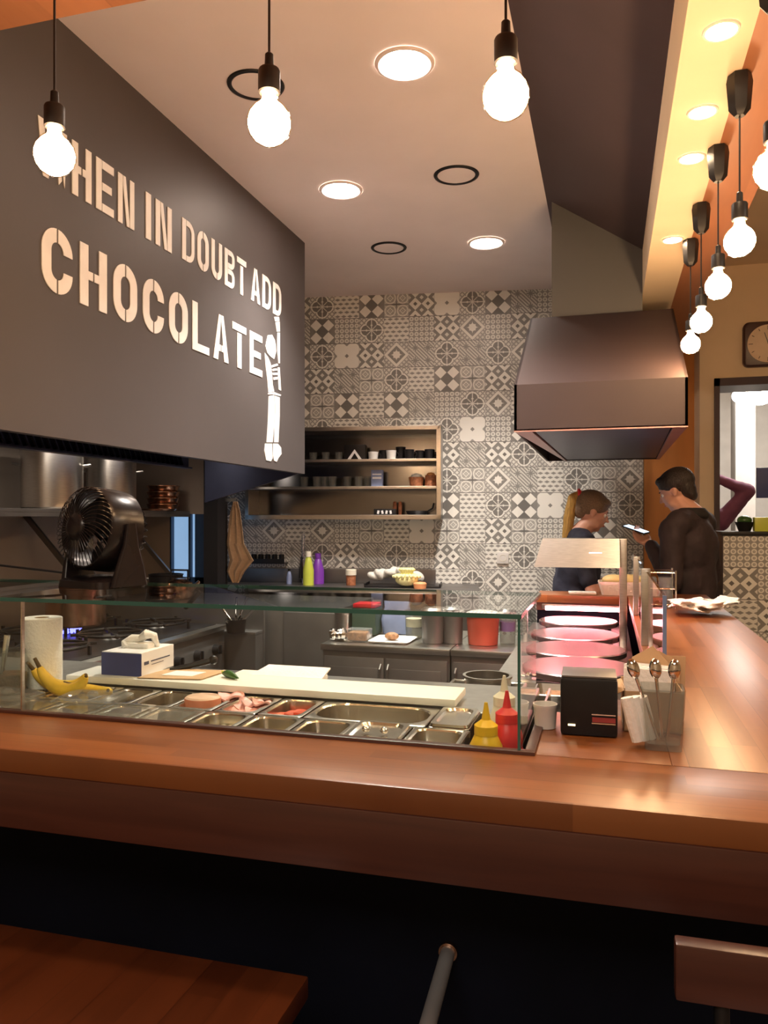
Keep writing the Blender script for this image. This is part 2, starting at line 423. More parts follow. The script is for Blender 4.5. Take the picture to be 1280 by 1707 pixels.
def dup(root, loc, rotz=None, label=None):
    r = root.copy(); COL.objects.link(r); r.location = loc
    if rotz is not None: r.rotation_euler = (0, 0, rotz)
    if label: r['label'] = label
    for ch in list(root.children):
        c = ch.copy(); COL.objects.link(c); c.parent = r
        for g in ch.children:
            d = g.copy(); COL.objects.link(d); d.parent = c
    return r
def rrect(x0, x1, y0, y1, z, r, n=5):
    pts = []
    for cx, cy, a0 in ((x1 - r, y1 - r, 0), (x0 + r, y1 - r, 90), (x0 + r, y0 + r, 180), (x1 - r, y0 + r, 270)):
        for k in range(n + 1):
            a = math.radians(a0 + 90 * k / n); pts.append((cx + r * math.cos(a), cy + r * math.sin(a), z))
    return pts

# ============================================================ SETTING
CEIL = 3.28
PX = -1.884                                   # face of the lettered panel
struct('floor', MB().bb(-4.2, 4.2, -3.2, 9.5, -.1, 0), 'floor')
struct('ceiling', MB().bb(-4.2, -.33, 1.6, 7.2, CEIL, CEIL + .12), 'white_paint', 'white painted kitchen ceiling')
struct('ceiling.001', MB().prism([(-.33, 1.6, CEIL), (.18, 1.6, 2.95), (.18, 1.6, CEIL + .12), (-.33, 1.6, CEIL + .12)], (0, 5.2, 0)), 'dark_ceiling', 'dark brown sloping ceiling strip')
struct('ceiling.002', MB().bb(.5, 4.2, -3.2, 9.5, CEIL, CEIL + .12), 'cream', 'cream ceiling of the guest side')
struct('ceiling.003', MB().bb(-4.2, .5, -3.2, .2, CEIL, CEIL + .12), 'cream', 'cream ceiling behind the photographer')
struct('trim_1', MB().bb(-4.2, .52, .2, 1.60, 2.70, CEIL + .1), 'soffit_wood', 'wooden soffit above the front of the bar')
struct('trim_2', MB().bb(.345, .525, 1.6, 6.6, 2.70, CEIL + .1), 'soffit_wood', 'orange wooden soffit over the long side of the bar')
struct('trim_3', MB().bb(.18, .345, 1.6, 6.6, 2.70, CEIL + .1), 'cream', 'cream soffit band with spots')
# tile wall: corner at the photograph's column seam x=724
A8 = math.radians(8.8)
W0 = Vector((-1.319, 6.081, 0)); WD = Vector((math.cos(A8), math.sin(A8), 0)); WN = Vector((math.sin(A8), -math.cos(A8), 0))
def wl(s, d, z): return W0 + WD * s + WN * d + Vector((0, 0, z))     # along wall, out from wall, height
def wpt(px, py, d):
    """pixel -> (s, z) on the plane d in front of the tile wall"""
    r = ray(px, py); o = W0 + WN * d - CAM; t = o.dot(WN) / r.dot(WN); p = CAM + r * t
    return (p - W0 - WN * d).dot(WD), p.z
rows = {
 0: (-6, 'IRSHQSQIDYSWQDHRQS'), 1: (-6, 'RDHIQYDRQIRSERSYIQ'), 2: (-6, 'SEQRIHQWSEHQHQEIRD'), 3: (-6, 'IQYDHSSHYQIDYSHQRS'),
 4: (-6, 'QIRSEDYDIDHRQEIQHR'), 5: (-6, 'HSQYIDQIHQIQWRDESQ'), 6: (-6, 'DRYIQHSIRQDSHSQERI'), 7: (-6, 'QYHRISQDEHIQYEHIQYE'),
 8: (-6, 'RSEQHIYRSQDDIQDWHRQ'), 9: (-6, 'IHRQYERERYIWYISYRQDH'), 10: (-6, 'QRSYHDHQSHQRSHIQIHSE'), 11: (-6, 'SHIQRQYSDRIIQEIHQRHI')}
PIDS = 'DSEQWRHIY'
# the photograph's columns: index 0 starts at s=-1.0 ; index 13 ends at s=1.6
bm = bmesh.new(); uvl = bm.loops.layers.uv.new('tile'); at_ = bm.faces.layers.float.new('pid')
T = .2
ztop = 1.5 + 8 * T   # row k spans ztop-(k+... ) : boundary below row 8 is z=1.5
random.seed(11)
known = {0:'QIDYSWQDHR', 1:'DRQIRSERSY', 2:'QWSEHQHQEI', 3:'SHYQIDYSHQ', 4:'YDIDHRQEIS', 5:'QIHQIQWRDI', 6:'IQYRQSHSQE', 7:'RSIQHQYEHIQYE',
         8:'QIRSIDIQDWHRQ', 9:'ERYIWYIYISYRDH', 10:'QSHQRSHIQIHSR', 11:'SIRQHIQEIHQIR'}
known[9] = 'ERYIWYISYRSDH'
for k in range(-1, 17):
    for c in range(-9, 13):
        s0 = -1.0 + c * T; z1 = 1.5 + (9 - k) * T; z0 = z1 - T
        row = known.get(k, '')
        ch = row[c] if 0 <= c < len(row) else random.choice('QRSHIYDERIH')
        if c == -1 and k in (0, 3, 4, 9): ch = {0: 'S', 3: 'S', 4: 'D', 9: 'I'}[k]
        zc = min(z1, CEIL)
        if z0 >= CEIL - .001: continue
        if zc <= 0: continue
        vs = [bm.verts.new(p) for p in (wl(s0, 0, max(z0, 0)), wl(s0 + T, 0, max(z0, 0)), wl(s0 + T, 0, zc), wl(s0, 0, zc))]
        f = bm.faces.new(vs); f[at_] = float(PIDS.index(ch))
        va = (max(z0, 0) - z0) / T; vb = (zc - z0) / T
        for lp, uvv in zip(f.loops, ((0, va), (1, va), (1, vb), (0, vb))): lp[uvl].uv = uvv
me = bpy.data.meshes.new('wall_back'); bm.to_mesh(me); bm.free(); me.materials.append(M['tiles'])
wb = bpy.data.objects.new('wall_back', me); COL.objects.link(wb); tag(wb, 'back wall of grey and white patterned cement tiles', kind='structure')
def wallbox(mb, s0, s1, d0, d1, z0, z1, bev=0, m=None):
    c = wl((s0 + s1) / 2, (d0 + d1) / 2, (z0 + z1) / 2)
    return mb.box(c, (abs(s1 - s0), abs(d1 - d0), abs(z1 - z0)), bev, rot=(0, 0, A8), m=m)
struct('wall_back.001', wallbox(MB(), -2.8, 1.6, -.12, -.004, 0, CEIL), 'cream', 'masonry behind the patterned tiles')
struct('wall_back.002', wallbox(MB(), 1.602, 2.06, -.12, .02, 0, CEIL), 'orange_wall', 'orange wood veneer wall beside the patterned tiles')
# cream wall with the doorway
CW = 6.0
p0 = yv(1190, 632, CW); DX0 = p0.x; DZ = p0.z
cx0 = yv(1166, 700, CW).x
mbw = MB().bb(cx0, DX0, CW, CW + .55, 0, CEIL).bb(DX0, DX0 + 1.2, CW, CW + .3, DZ, CEIL).bb(DX0 + 1.2, 4.2, CW, CW + .3, 0, CEIL)
struct('wall_right', mbw, 'cream', 'cream wall with a doorway and a clock')
d = thing('door_1', 'dark door frame in the cream wall', None); d['kind'] = 'structure'
MB().bb(DX0, DX0 + .035, CW - .03, CW + .31, 0, DZ).bb(DX0, DX0 + 1.2, CW - .03, CW + .31, DZ - .055, DZ).bb(DX0 + 1.165, DX0 + 1.2, CW - .03, CW + .31, 0, DZ).build('door_frame', 'doorframe', d)
struct('wall_far', MB().bb(-.5, 4.2, 9.3, 9.5, 0, CEIL), 'room_white')
struct('trim_4', MB().bb(1.18, 1.36, 8.2, 8.5, 0, CEIL, .01), 'room_white', 'white square column in the next room')
struct('trim_5', MB().bb(1.75, 2.05, 8.6, 8.9, 0, CEIL, .01), 'room_white', 'white wide column in the next room')
struct('wall_side', MB().bb(4.1, 4.2, -3.2, 9.5, 0, CEIL), 'cream')
struct('wall_front', MB().bb(-4.2, 4.2, -3.3, -3.2, 0, CEIL), 'cream')
struct('wall_left', MB().bb(-3.45, -3.33, .5, 5.0, 0, 2.1), 'left_wall', 'dull steel clad side wall of the kitchen')
struct('wall_left.001', MB().bb(-4.2, -3.45, -3.2, 7.2, 0, CEIL), 'cream')
# partition with a bluish window, ends in a black post
wx0, wx1 = yv(283, 900, 5).x, yv(343, 900, 5).x
wz1, wz0 = yv(310, 857, 5).z, yv(310, 985, 5).z
pxe = yv(366, 900, 5).x
mbp = MB().bb(-3.45, wx0, 5, 5.08, 0, 2.1).bb(wx0, wx1, 5, 5.08, 0, wz0).bb(wx0, wx1, 5, 5.08, wz1, 2.1)
struct('wall_partition', mbp, 'left_wall', 'low partition at the end of the cooking line')
struct('trim_6', MB().bb(wx1, pxe, 4.97, 5.12, 0, 2.0), 'dark', 'black post at the end of the partition')
wn_ = thing('window_1', 'narrow bluish window in the partition', None, (wx0, 5.0, wz0)); wn_['kind'] = 'structure'
WW, WH = wx1 - wx0, wz1 - wz0
MB().bb(0, WW, .04, .05, 0, WH).build('pane', 'opening', wn_)
MB().bb(0, .012, 0, .06, 0, WH).bb(WW * .52, WW * .58, 0, .03, 0, WH).bb(WW * .70, WW, 0, .03, 0, WH).bb(0, WW, 0, .03, WH * .0, WH * .18).build('window_frame', 'blue_dark', wn_)

# hood cladding over the range with the lettering
panel = thing('lettered_hood_cladding', 'large charcoal hood cladding on the left with white stencil lettering', 'hood', (PX, 0, 0))
zb = 1.787; y1 = 4.746
MB().bb(-.04, 0, .6, y1, zb, CEIL).build('panel', 'panel', panel)
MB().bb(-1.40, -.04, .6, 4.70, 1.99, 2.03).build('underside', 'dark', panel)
# slanted end baffle
e0 = yv(508, 790, y1 - .02); e1 = yv(345, 838, y1 - .02)
MB().prism([(e0.x - PX - .04, y1 - .02, e0.z), (e1.x - PX, y1 - .02, e1.z), (e1.x - PX, y1 - .02, 2.0), (e0.x - PX - .04, y1 - .02, 2.0)], (0, -.03, 0)).build('end_baffle', 'hood_in', panel)
MB().prism([(e0.x - PX - .04, y1 - .02, CEIL), (e0.x - PX - .04, y1 - .02, 2.0), (-1.4, y1 - .02, 2.0), (-1.4, y1 - .02, CEIL)], (0, -.03, 0)).build('end_panel', 'panel', panel)
fz = MB()
for k in range(34):
    y = 2.55 + k * .048
    fz.box((-.545, y, 1.845), (.02, .010, .065), rot=(.55, 0, 0))
fz.build('baffle_slat', 'steel_back', panel); fz = MB(); fz.bb(-.58, -.555, 2.5, 4.25, 1.80, 1.99).bb(-.57, -.53, 2.5, 4.25, 1.80, 1.808)
fz.build('baffle_filter', 'hood_in', panel)

# ---- stencil lettering
def stad(w_, h, t, side, g, v0=None, v1=None, sq_=False, nn=8):
    """half of a rounded ring; returns (u,v) outline. v0/v1 limit to the part above v1 / below v0"""
    R = w_ / 2; out, inn = [], []
    def arc(R_, r0):
        ry = R_
        a0 = math.acos(min(1, g / R_)); pts = []
        for k in range(nn + 1):
            a = a0 * (1 - k / nn); pts.append((R_ * math.cos(a), h - R + ry * math.sin(a)))
        for k in range(nn + 1):
            a = -a0 * (k / nn); pts.append((R_ * math.cos(a), R + ry * math.sin(a)))
        return pts
    o, i = arc(R, 0), arc(R - t, 0)
    def clip(pts, up):
        if up: q = [p for p in pts if p[1] > v1]; return q + [(q[-1][0], v1)]
        q = [p for p in pts if p[1] < v0]; return [(q[0][0], v0)] + q
    res = []
    if v0 is None: res = [o + i[::-1]]
    else: res = [clip(o, True) + clip(i, True)[::-1], clip(o, False) + clip(i, False)[::-1]]
    return [[(R + side * x, y) for x, y in r] for r in res]
def rc(x0, y0, x1, y1): return [(x0, y0), (x1, y0), (x1, y1), (x0, y1)]
def glyph(ch, w_, t, g):
    h = 1.0
    if ch == 'O': return stad(w_, h, t, 1, g) + stad(w_, h, t, -1, g)
    if ch == 'C': return stad(w_, h, t, -1, g) + stad(w_, h, t, 1, g, .36, .64)
    if ch == 'U':
        R = w_ / 2; r = []
        for sd in (-1, 1):
            o, i = [], []
            for R_, L in ((R, o), (R - t, i)):
                L.append((R + sd * R_, h))
                a0 = math.acos(min(1, g / R_))
                for k in range(9):
                    a = -a0 * k / 8; L.append((R + sd * R_ * math.cos(a), R + R_ * math.sin(a)))
            r.append(o + i[::-1])
        return r
    if ch == 'D':
        r = [rc(0, 0, t, h)]; c = w_ - t - g
        o, i = [], []
        x0 = t + g
        for rr, L in ((c * .75, o), (c * .75 - t * .8, i)):
            off = (0 if L is o else t * .8)
            L.append((x0, h - off))
            for k in range(7):
                a = PI / 2 * (1 - k / 6); L.append((w_ - c * .75 + rr * math.cos(a), h - c * .75 + rr * math.sin(a)))
            for k in range(7):
                a = -PI / 2 * k / 6; L.append((w_ - c * .75 + rr * math.cos(a), c * .75 + rr * math.sin(a)))
            L.append((x0, off))
        return r + [o + i[::-1]]
    if ch == 'B':
        r = [rc(0, 0, t, h)]
        for lo, hi in ((0, .49), (.51, 1)):
            hh = hi - lo; x0 = t + g; rad = hh * .42; o, i = [], []
            for rr, L, off in ((rad, o, 0), (rad - t * .8, i, t * .8)):
                L.append((x0, hi - off))
                for k in range(6):
                    a = PI / 2 * (1 - k / 5); L.append((w_ - rad + rr * math.cos(a), hi - rad + rr * math.sin(a)))
                for k in range(6):
                    a = -PI / 2 * k / 5; L.append((w_ - rad + rr * math.cos(a), lo + rad + rr * math.sin(a)))
                L.append((x0, lo + off))
            r.append(o + i[::-1])
        return r
    if ch == 'H': return [rc(0, 0, t, h), rc(w_ - t, 0, w_, h), rc(t - .001, .44, w_ / 2 - g, .58), rc(w_ / 2 + g, .44, w_ - t + .001, .58)]
    if ch == 'E': return [rc(0, 0, t, h), rc(t + g, 0, w_, .16), rc(t + g, .42, w_ * .88, .57), rc(t + g, .84, w_, h)]
    if ch == 'I': return [rc(0, 0, t, h)]
    if ch == 'L': return [rc(0, 0, t, h), rc(t, 0, w_, .16)]
    if ch == 'T': return [rc(0, .84, w_, h), rc(w_ / 2 - t / 2, 0, w_ / 2 + t / 2, .84 - g * 2)]
    if ch == 'N': return [rc(0, 0, t * .9, h), rc(w_ - t * .9, 0, w_, h), [(t * .9 + g, h), (t * .9 + g + t * .5, h), (w_ - t * .9 - g, .12), (w_ - t * .9 - g, 0), (w_ - t * 1.4 - g, 0), (t * .9 + g, h - .2)]]
    if ch == 'A':
        k = w_ / 2
        return [[(0, 0), (t, 0), (k - g * .6, h * .86), (k - g * .6, h), (k - t * .5, h)], [(w_, 0), (w_ - t, 0), (k + g * .6, h * .86), (k + g * .6, h), (k + t * .5, h)], rc(t * 1.15, .2, k - g, .34), rc(k + g, .2, w_ - t * 1.15, .34)]
    if ch == 'W':
        k = w_ / 4
        return [[(0, h), (t * .9, h), (k + t * .35, 0), (k - t * .4, 0)], [(k + t * .45, 0), (k + t * .95, .3), (2 * k + t * .2, h), (2 * k - t * .4, h), (k + t * .3, .3)],
                [(2 * k + t * .4, h), (2 * k + t * .95, h), (3 * k + t * .3, .1), (3 * k - t * .2, 0)], [(w_ - t * .9, h), (w_, h), (3 * k + t * .75, 0), (3 * k + t * .4, .3)]]
    return []
def word(txt, ya, yb, z0, z1, wf, sw=.30):
    n = len(txt); units = [(.32 if c == 'I' else (1.35 if c == 'W' else 1.0)) for c in txt]
    gap = .26; tot = sum(units) + gap * (n - 1); U = (yb - ya) / tot; h = z1 - z0; y = ya
    mb = MB()
    for c, un in zip(txt, units):
        wd = un * U / h          # width in units of letter height
        t = (U / h) * sw
        for poly in glyph(c, wd, t, .022 if len(txt) < 9 else .02):
            mb.prism([(.0005, y + a * h, z0 + b * h) for a, b in poly], (.003, 0, 0))
        y += (un + gap) * U
    o = mb.build(wf, 'letter', panel, smooth=False); o['label'] = 'white stencil lettering ' + txt
    return o
word('WHEN', 2.27, 2.84, 2.688, 2.885, 'lettering')
word('IN', 2.925, 3.13, 2.688, 2.885, 'lettering')
word('DOUBT', 3.221, 3.885, 2.695, 2.885, 'lettering')
word('ADD', 3.945, 4.359, 2.70, 2.885, 'lettering')
word('CHOCOLATE', 2.288, 4.09, 2.298, 2.528, 'lettering')
fig = MB()
polys = [[(318,160),(365,160),(370,200),(330,205)],[(332,212),(372,205),(374,300),(345,300)],[(352,310),(374,310),(374,600),(362,600),(350,480)],
 [(262,335),(300,330),(325,380),(335,430),(338,490),(320,560),(290,540),(255,500),(240,440),(250,390)],
 [(230,500),(262,545),(285,600),(300,700),(305,800),(320,868),(265,878),(255,760),(240,640)],
 [(292,622),(350,605),(358,620),(298,642)],[(302,655),(345,650),(350,668),(305,675)],[(305,690),(350,690),(352,712),(308,712)],[(312,735),(355,730),(350,755),(316,760)],
 [(355,640),(372,640),(385,860),(365,850)],[(262,884),(320,874),(386,900),(380,912),(310,895),(262,896)],
 [(270,912),(320,902),(325,1060),(318,1200),(305,1350),(250,1350),(262,1150)],[(328,908),(372,925),(372,1100),(360,1350),(322,1350),(324,1200),(332,1060)],
 [(235,1362),(300,1362),(305,1500),(290,1530),(245,1520),(228,1430)],[(312,1362),(355,1362),(385,1400),(390,1460),(360,1500),(345,1535),(320,1525),(310,1480)]]
for pl in polys:
    pts = [xv(400 + a / 5.69, 500 + b / 5.69, PX) for a, b in pl]
    fig.prism([(.0005, p.y, p.z) for p in pts], (.003, 0, 0))
o = fig.build('stencil_figure', 'letter', panel, smooth=False); o['label'] = 'white stencil of a child reaching up to the letters'

# griddle extraction hood
hood = thing('extraction_hood', 'brown angular extraction hood hanging over the griddles', 'hood', (0, 0, 0))
xl, xr = -.412, .333; yf, yb_ = 3.62, 5.6
zt = 2.61; yt = 4.42; zl = 2.11; z0 = 1.9
th = .012
m_ = MB()
m_.prism([(xl, yf, z0), (xr, yf, z0), (xr, yf, zl), (xl, yf, zl)], (0, th, 0))
m_.prism([(xl, yf, zl), (xr, yf, zl), (xr, yt, zt), (xl, yt, zt)], (0, th, -th))
m_.prism([(xl, yt, zt), (xr, yt, zt), (xr, yb_, zt), (xl, yb_, zt)], (0, 0, -th))
for x, e in ((xl, th), (xr, -th)):
    m_.prism([(x, yf, z0), (x, yf, zl), (x, yt, zt), (x, yb_, zt), (x, yb_, z0)], (e, 0, 0))
m_.prism([(xl, yb_, z0), (xr, yb_, z0), (xr, yb_, zt), (xl, yb_, zt)], (0, th, 0))
m_.build('canopy', 'hood', hood, smooth=False)
zi = 1.93
MB().prism([(-.33, yf + .03, z0 + .005), (.27, yf + .03, z0 + .005), (.31, yb_ - .02, z0 + .005), (-.27, yb_ - .02, z0 + .005)], (0, 0, .02)).build('filter_panel', 'hood_in', hood, smooth=False)
MB().prism([(xl, yf + .005, z0 - .004), (-.335, yf + .005, z0 - .004), (-.275, yb_, z0 - .004), (-.285, yb_, z0 - .004)], (0, 0, .01)).prism([(.275, yf + .005, z0 - .004), (xr, yf + .005, z0 - .004), (.333, yb_, z0 - .004), (.315, yb_, z0 - .004)], (0, 0, .01)).prism([(xl, yf, z0 - .006), (xr, yf, z0 - .006), (xr, yf + .012, z0 - .006), (xl, yf + .012, z0 - .006)], (0, 0, .012)).build('rim', 'flange', hood, smooth=False)
MB().bb(-.30, .18, 4.46, 5.2, zt, CEIL).build('duct', 'duct', hood, smooth=False)

# ============================================================ LAMPS
def downlight(x, y, lit, label):
    t = thing('ceiling_downlight', label, 'ceiling light', (x, y, CEIL))
    MB().lathe([(.098, -.001), (.098, -.006), (.104, -.010), (.115, -.006), (.118, -.001)], n=40).build('ring', 'black' if not lit else 'white_paint', t)
    if lit: MB().lathe([(0, -.004), (.098, -.004), (.098, -.001)], n=40).build('diffuser', 'down', t)
    else: MB().lathe([(0, -.002), (.098, -.002), (.098, -.001)], n=40).build('diffuser', 'white_paint', t)
downlight(-.765, 2.98, True, 'lit round ceiling downlight, nearest of the three glowing ones')
downlight(-1.39, 4.03, True, 'lit round ceiling downlight, the one closest to the lettered panel')
downlight(-.755, 5.06, True, 'lit round ceiling downlight closest to the tile wall')
downlight(-1.39, 2.96, False, 'unlit downlight with thin black ring behind a pendant cord, above the lettering')
downlight(-.755, 4.02, False, 'unlit black-ringed downlight right of ceiling centre, between two lit ones')
downlight(-1.385, 4.98, False, 'unlit black-ringed downlight nearest the tile wall')

def pendant(loc, label, group, ztop=2.70, canopy=True):
    t = thing('pendant_lamp', label, 'pendant lamp', loc, 0, group)       # loc = bulb centre
    L = ztop - loc[2]
    MB().lathe([(0, .056), (.013, .054), (.014, .044), (.018, .038), (.028, .029), (.036, .018), (.0398, .006), (.0398, -.006), (.036, -.018), (.028, -.029), (.016, -.037), (0, -.040)], n=28).build('bulb', 'bulb', t)
    gsh = MB().lathe([(.0155, .056), (.016, .046), (.020, .040), (.030, .031), (.0385, .019), (.0423, .006), (.0423, -.006), (.0385, -.019), (.030, -.031), (.017, -.0395), (0, -.0425)], n=28).build('bulb_glass', 'amber', t)
    MB().lathe([(0, .062), (.018, .056), (.021, .058), (.021, .098), (.019, .102), (.009, .103), (.008, .130), (.005, .133), (0, .133)], n=24).build('socket', 'black', t)
    MB().cone((0, 0, .13), (0, 0, L), .0025, n=8).build('cord', 'black', t)
    if canopy:
        MB().lathe([(0, L), (.030, L), (.034, L - .02), (.028, L - .095), (.014, L - .112), (0, L - .112)], n=6).build('canopy', 'black', t)
    return t
pendant((-1.099, 1.375, 2.25), 'lit globe pendant in front of the word WHEN', 'pendants over the front of the bar')
pendant((-.618, 1.375, 2.25), 'lit globe pendant hanging in front of a black ceiling ring', 'pendants over the front of the bar')
pendant((-.174, 1.40, 2.25), 'lit globe pendant beside the dark ceiling strip, last of the front row', 'pendants over the front of the bar')
names = ['lit globe pendant cut by the right picture edge, nearest of the receding row', 'lit globe pendant second nearest in the receding row at right, above the clock',
         'lit globe pendant in the middle of the receding row at right', 'lit globe pendant fourth away in the receding row, beside the hood', 'lit globe pendant farthest and lowest in the picture, just by the hood corner']
for y, nm in zip((1.854, 2.309, 2.74, 3.22, 3.62), names):
    pendant((.343, y, 2.25), nm, 'pendants over the long side of the bar')
for y, nm in ((2.083, 'glowing soffit spot nearest the viewer'), (2.484, 'glowing soffit spot, second from the viewer'), (2.793, 'glowing soffit spot, third from the viewer'), (3.589, 'glowing soffit spot farthest away, near the duct')):
    t = thing('soffit_spot', nm, 'ceiling light', (.268, y, 2.70), 0, 'spots in the cream soffit band')
    MB().lathe([(0, -.003), (.036, -.003), (.036, 0)], n=28).build('diffuser', 'strip', t)
    MB().lathe([(.036, -.001), (.037, -.006), (.043, -.006), (.045, -.001)], n=28).build('ring', 'white_paint', t)

# ============================================================ BAR
CT = 1.1
bar = thing('bar_counter', 'L-shaped bar with glossy butcher-block wooden top and dark navy front', 'bar counter', (0, 0, 0))
XE = .495
b_ = MB()
b_.bb(-3.3, XE, 1.13, 1.352, CT - .04, CT, .004)
b_.build('worktop', 'bar_wood', bar)
MB().bb(-.13, .10, 1.352, 1.66, CT - .04, CT, .0015).build('worktop', 'bar_wood', bar)
MB().bb(.10, XE, 1.352, 4.42, CT - .04, CT, .003).build('worktop', 'bar_wood_y', bar)
MB().bb(-.36, .10, 4.18, 4.42, CT - .04, CT, .003).build('worktop', 'bar_wood', bar)
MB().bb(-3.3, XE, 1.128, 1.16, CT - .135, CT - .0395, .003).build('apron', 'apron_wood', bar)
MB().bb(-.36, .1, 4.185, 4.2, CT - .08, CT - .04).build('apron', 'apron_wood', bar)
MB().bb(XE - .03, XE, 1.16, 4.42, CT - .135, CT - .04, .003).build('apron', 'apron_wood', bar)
MB().bb(-3.3, XE - .17, 1.325, 1.35, 0, CT - .04).bb(XE - .2, XE - .17, 1.35, 4.36, 0, CT - .04).bb(-.36, XE - .2, 4.22, 4.25, 0, CT - .045).build('front_panel', 'navy', bar)
# wooden frame strip round the case recess
MB().bb(-3.3, -.118, 1.340, 1.358, CT - .005, CT + .006, .002).bb(-.136, -.118, 1.358, 1.64, CT - .005, CT + .006, .002).build('recess_trim', 'apron_wood', bar)

# display case glass
GT = 1.337
case = thing('glass_display_case', 'long glass display case over the food pans with green-edged top', 'display case', (0, 0, 0))
MB().bb(-2.6, -.142, 1.345, 1.750, GT - .008, GT).build('top_glass', 'glass', case)
MB().bb(-2.6, -.142, 1.3435, 1.3450, GT - .008, GT).bb(-.142, -.1405, 1.3435, 1.750, GT - .008, GT).bb(-2.6, -.142, 1.75, 1.7515, GT - .008, GT).build('polished_edge', 'glass_edge', case)
MB().bb(-2.6, -1.158, 1.348, 1.354, CT, GT - .008).bb(-1.156, -.146, 1.348, 1.354, CT, GT - .008).build('front_glass', 'glass', case)
MB().bb(-.148, -.142, 1.354, 1.640, CT + .006, GT - .008).build('side_glass', 'glass', case)
MB().bb(-1.1585, -1.1555, 1.347, 1.355, CT, GT - .008).build('joint_strip', 'steel', case)
MB().bb(-.1475, -.1425, 1.3465, 1.3485, CT + .006, GT - .008).build('corner_edge', 'glass_edge', case)

# glass guard along the inner edge of the long bar
guard = thing('glass_sneeze_guard', 'row of upright glass guard panels between griddles and guests', 'glass guard', (.115, 0, CT))
for a, b2 in ((1.762, 2.60), (2.62, 3.40), (3.42, 4.15)):
    MB().bb(-.003, .003, a, b2, .002, GT - CT).build('glass_panel', 'glass', guard)
MB().bb(-.004, .004, 1.752, 1.762, .0, GT - CT).build('polished_edge', 'glass_blue', guard)
for y in (2.61, 3.41):
    MB().bb(-.014, .014, y - .012, y + .012, 0, GT - CT + .005, .002).build('post', 'steel', guard)

# ============================================================ PREP UNIT
PZ = 1.088
pu = thing('prep_unit', 'stainless cold prep unit holding the food pans behind the glass', 'prep counter', (0, 0, 0))
MB().bb(-2.6, -.16, 1.665, 1.95, PZ - .02, PZ - .002, .002).bb(-2.6, -.133, 1.358, 1.363, .94, PZ - .003).bb(-.138, -.133, 1.363, 1.95, .6, PZ - .002).bb(-2.6, -.133, 1.945, 1.95, .1, PZ - .02).build('body', 'steel', pu, smooth=False)
MB().bb(-2.6, -.14, 1.363, 1.665, .94, .95).build('well_floor', 'steel_dark', pu)
MB().bb(-.253, -.140, 1.365, 1.662, .951, 1.002).build('bottle_well', 'steel_dark', pu)
MB().bb(-2.6, -.256, 1.505, 1.508, PZ - .012, PZ - .0005).build('divider_bar', 'steel', pu)

def pan(x0, x1, y0, y1, label, depth=.065, r=.020, dz=0):
    """gastronorm pan: rolled flange, rounded corners, tapered walls"""
    cx, cy = (x0 + x1) / 2, (y0 + y1) / 2; a, b = (x1 - x0) / 2, (y1 - y0) / 2
    t = thing('food_pan', label, 'food pan', (cx, cy, PZ + dz), 0, 'steel food pans in the prep unit')
    def R(i, z, rr): return rrect(-a + i, a - i, -b + i, b - i, z, max(.003, rr))
    e = .001
    lp = [R(e, -.004, .006), R(e, .001, .006), R(.003, .002, .008), R(.010, .002, r), R(.0125, -.001, r), R(.015, -depth * .5, r), R(.019, -depth + .008, r), R(.026, -depth, r * .8)]
    MB().loops(lp, cap1=True).build('tray', 'steel_in', t)
    return t
def lidded(t, x0, x1, y0, y1, kind='steel'):
    a, b = (x1 - x0) / 2, (y1 - y0) / 2
    def R(i, z, rr): return rrect(-a + i, a - i, -b + i, b - i, z, rr)
    mb = MB().loops([R(.003, .003, .01), R(.004, .008, .012), R(.012, .008, .02), R(.016, .003, .02), R(.022, .003, .016)], cap1=True)
    o = mb.build('lid', 'steel_in' if kind == 'steel' else 'film', t); o['label'] = 'clear plastic lid' if kind == 'film' else 'steel lid'
    return o
def chunks(n, x, y, z, a, b, mk, name, lab, cat, grp, sz):
    for k in range(n):
        px_, py_ = x + random.uniform(-a, a), y + random.uniform(-b, b)
        tag(mk(sz * random.uniform(.8, 1.2)).build(name, None, None, (px_, py_, z + random.uniform(0, .006)), random.uniform(0, 6)), lab, cat, grp)
def slice_mb(r, m, th=.004, wav=.006):
    mb = MB(); n = 22; ph = random.uniform(0, 6)
    def ring(q, z): return [(q * r * math.cos(2 * PI * k / n), q * r * .85 * math.sin(2 * PI * k / n), z + wav * q * math.sin(3 * 2 * PI * k / n + ph)) for k in range(n)]
    return mb.loops([ring(.05, 0), ring(.6, 0), ring(1, 0), ring(1, th), ring(.6, th), ring(.05, th)], True, True, m)
yA0, yA1, yB0, yB1 = 1.366, 1.506, 1.510, 1.664
# back row, from right
pans = {}
def BP(k, x0, x1, lab, **kw): pans[k] = (pan(x0, x1, yB0, yB1, lab, **kw), x0, x1, yB0, yB1)
def FP(k, x0, x1, lab, **kw): pans[k] = (pan(x0, x1, yA0, yA1, lab, **kw), x0, x1, yA0, yA1)
BP('lid_r', -.342, -.258, 'small pan with oval steel insert right of the big empty pan, back row')
BP('big', -.606, -.345, 'largest empty food pan, in the middle of the back row', r=.05, depth=.075)
BP('tom', -.709, -.609, 'food pan with tomato slices, back row')
BP('ham', -.812, -.712, 'food pan heaped with pink ham slices, back row')
BP('loaf', -.915, -.815, 'food pan holding a cut meat loaf, back row')
BP('d1', -1.018, -.918, 'empty dark pan just left of the meat loaf pan, back row', depth=.08)
BP('d2', -1.121, -1.021, 'dark empty pan in front of the glove box, back row', depth=.08)
BP('d3', -1.260, -1.124, 'pan under the bananas, back row', depth=.08)
BP('d4', -1.40, -1.263, 'pan in front of the paper towel roll, back row', depth=.08)
BP('d5', -1.54, -1.403, 'pan beside the glass jars, back row', depth=.08)
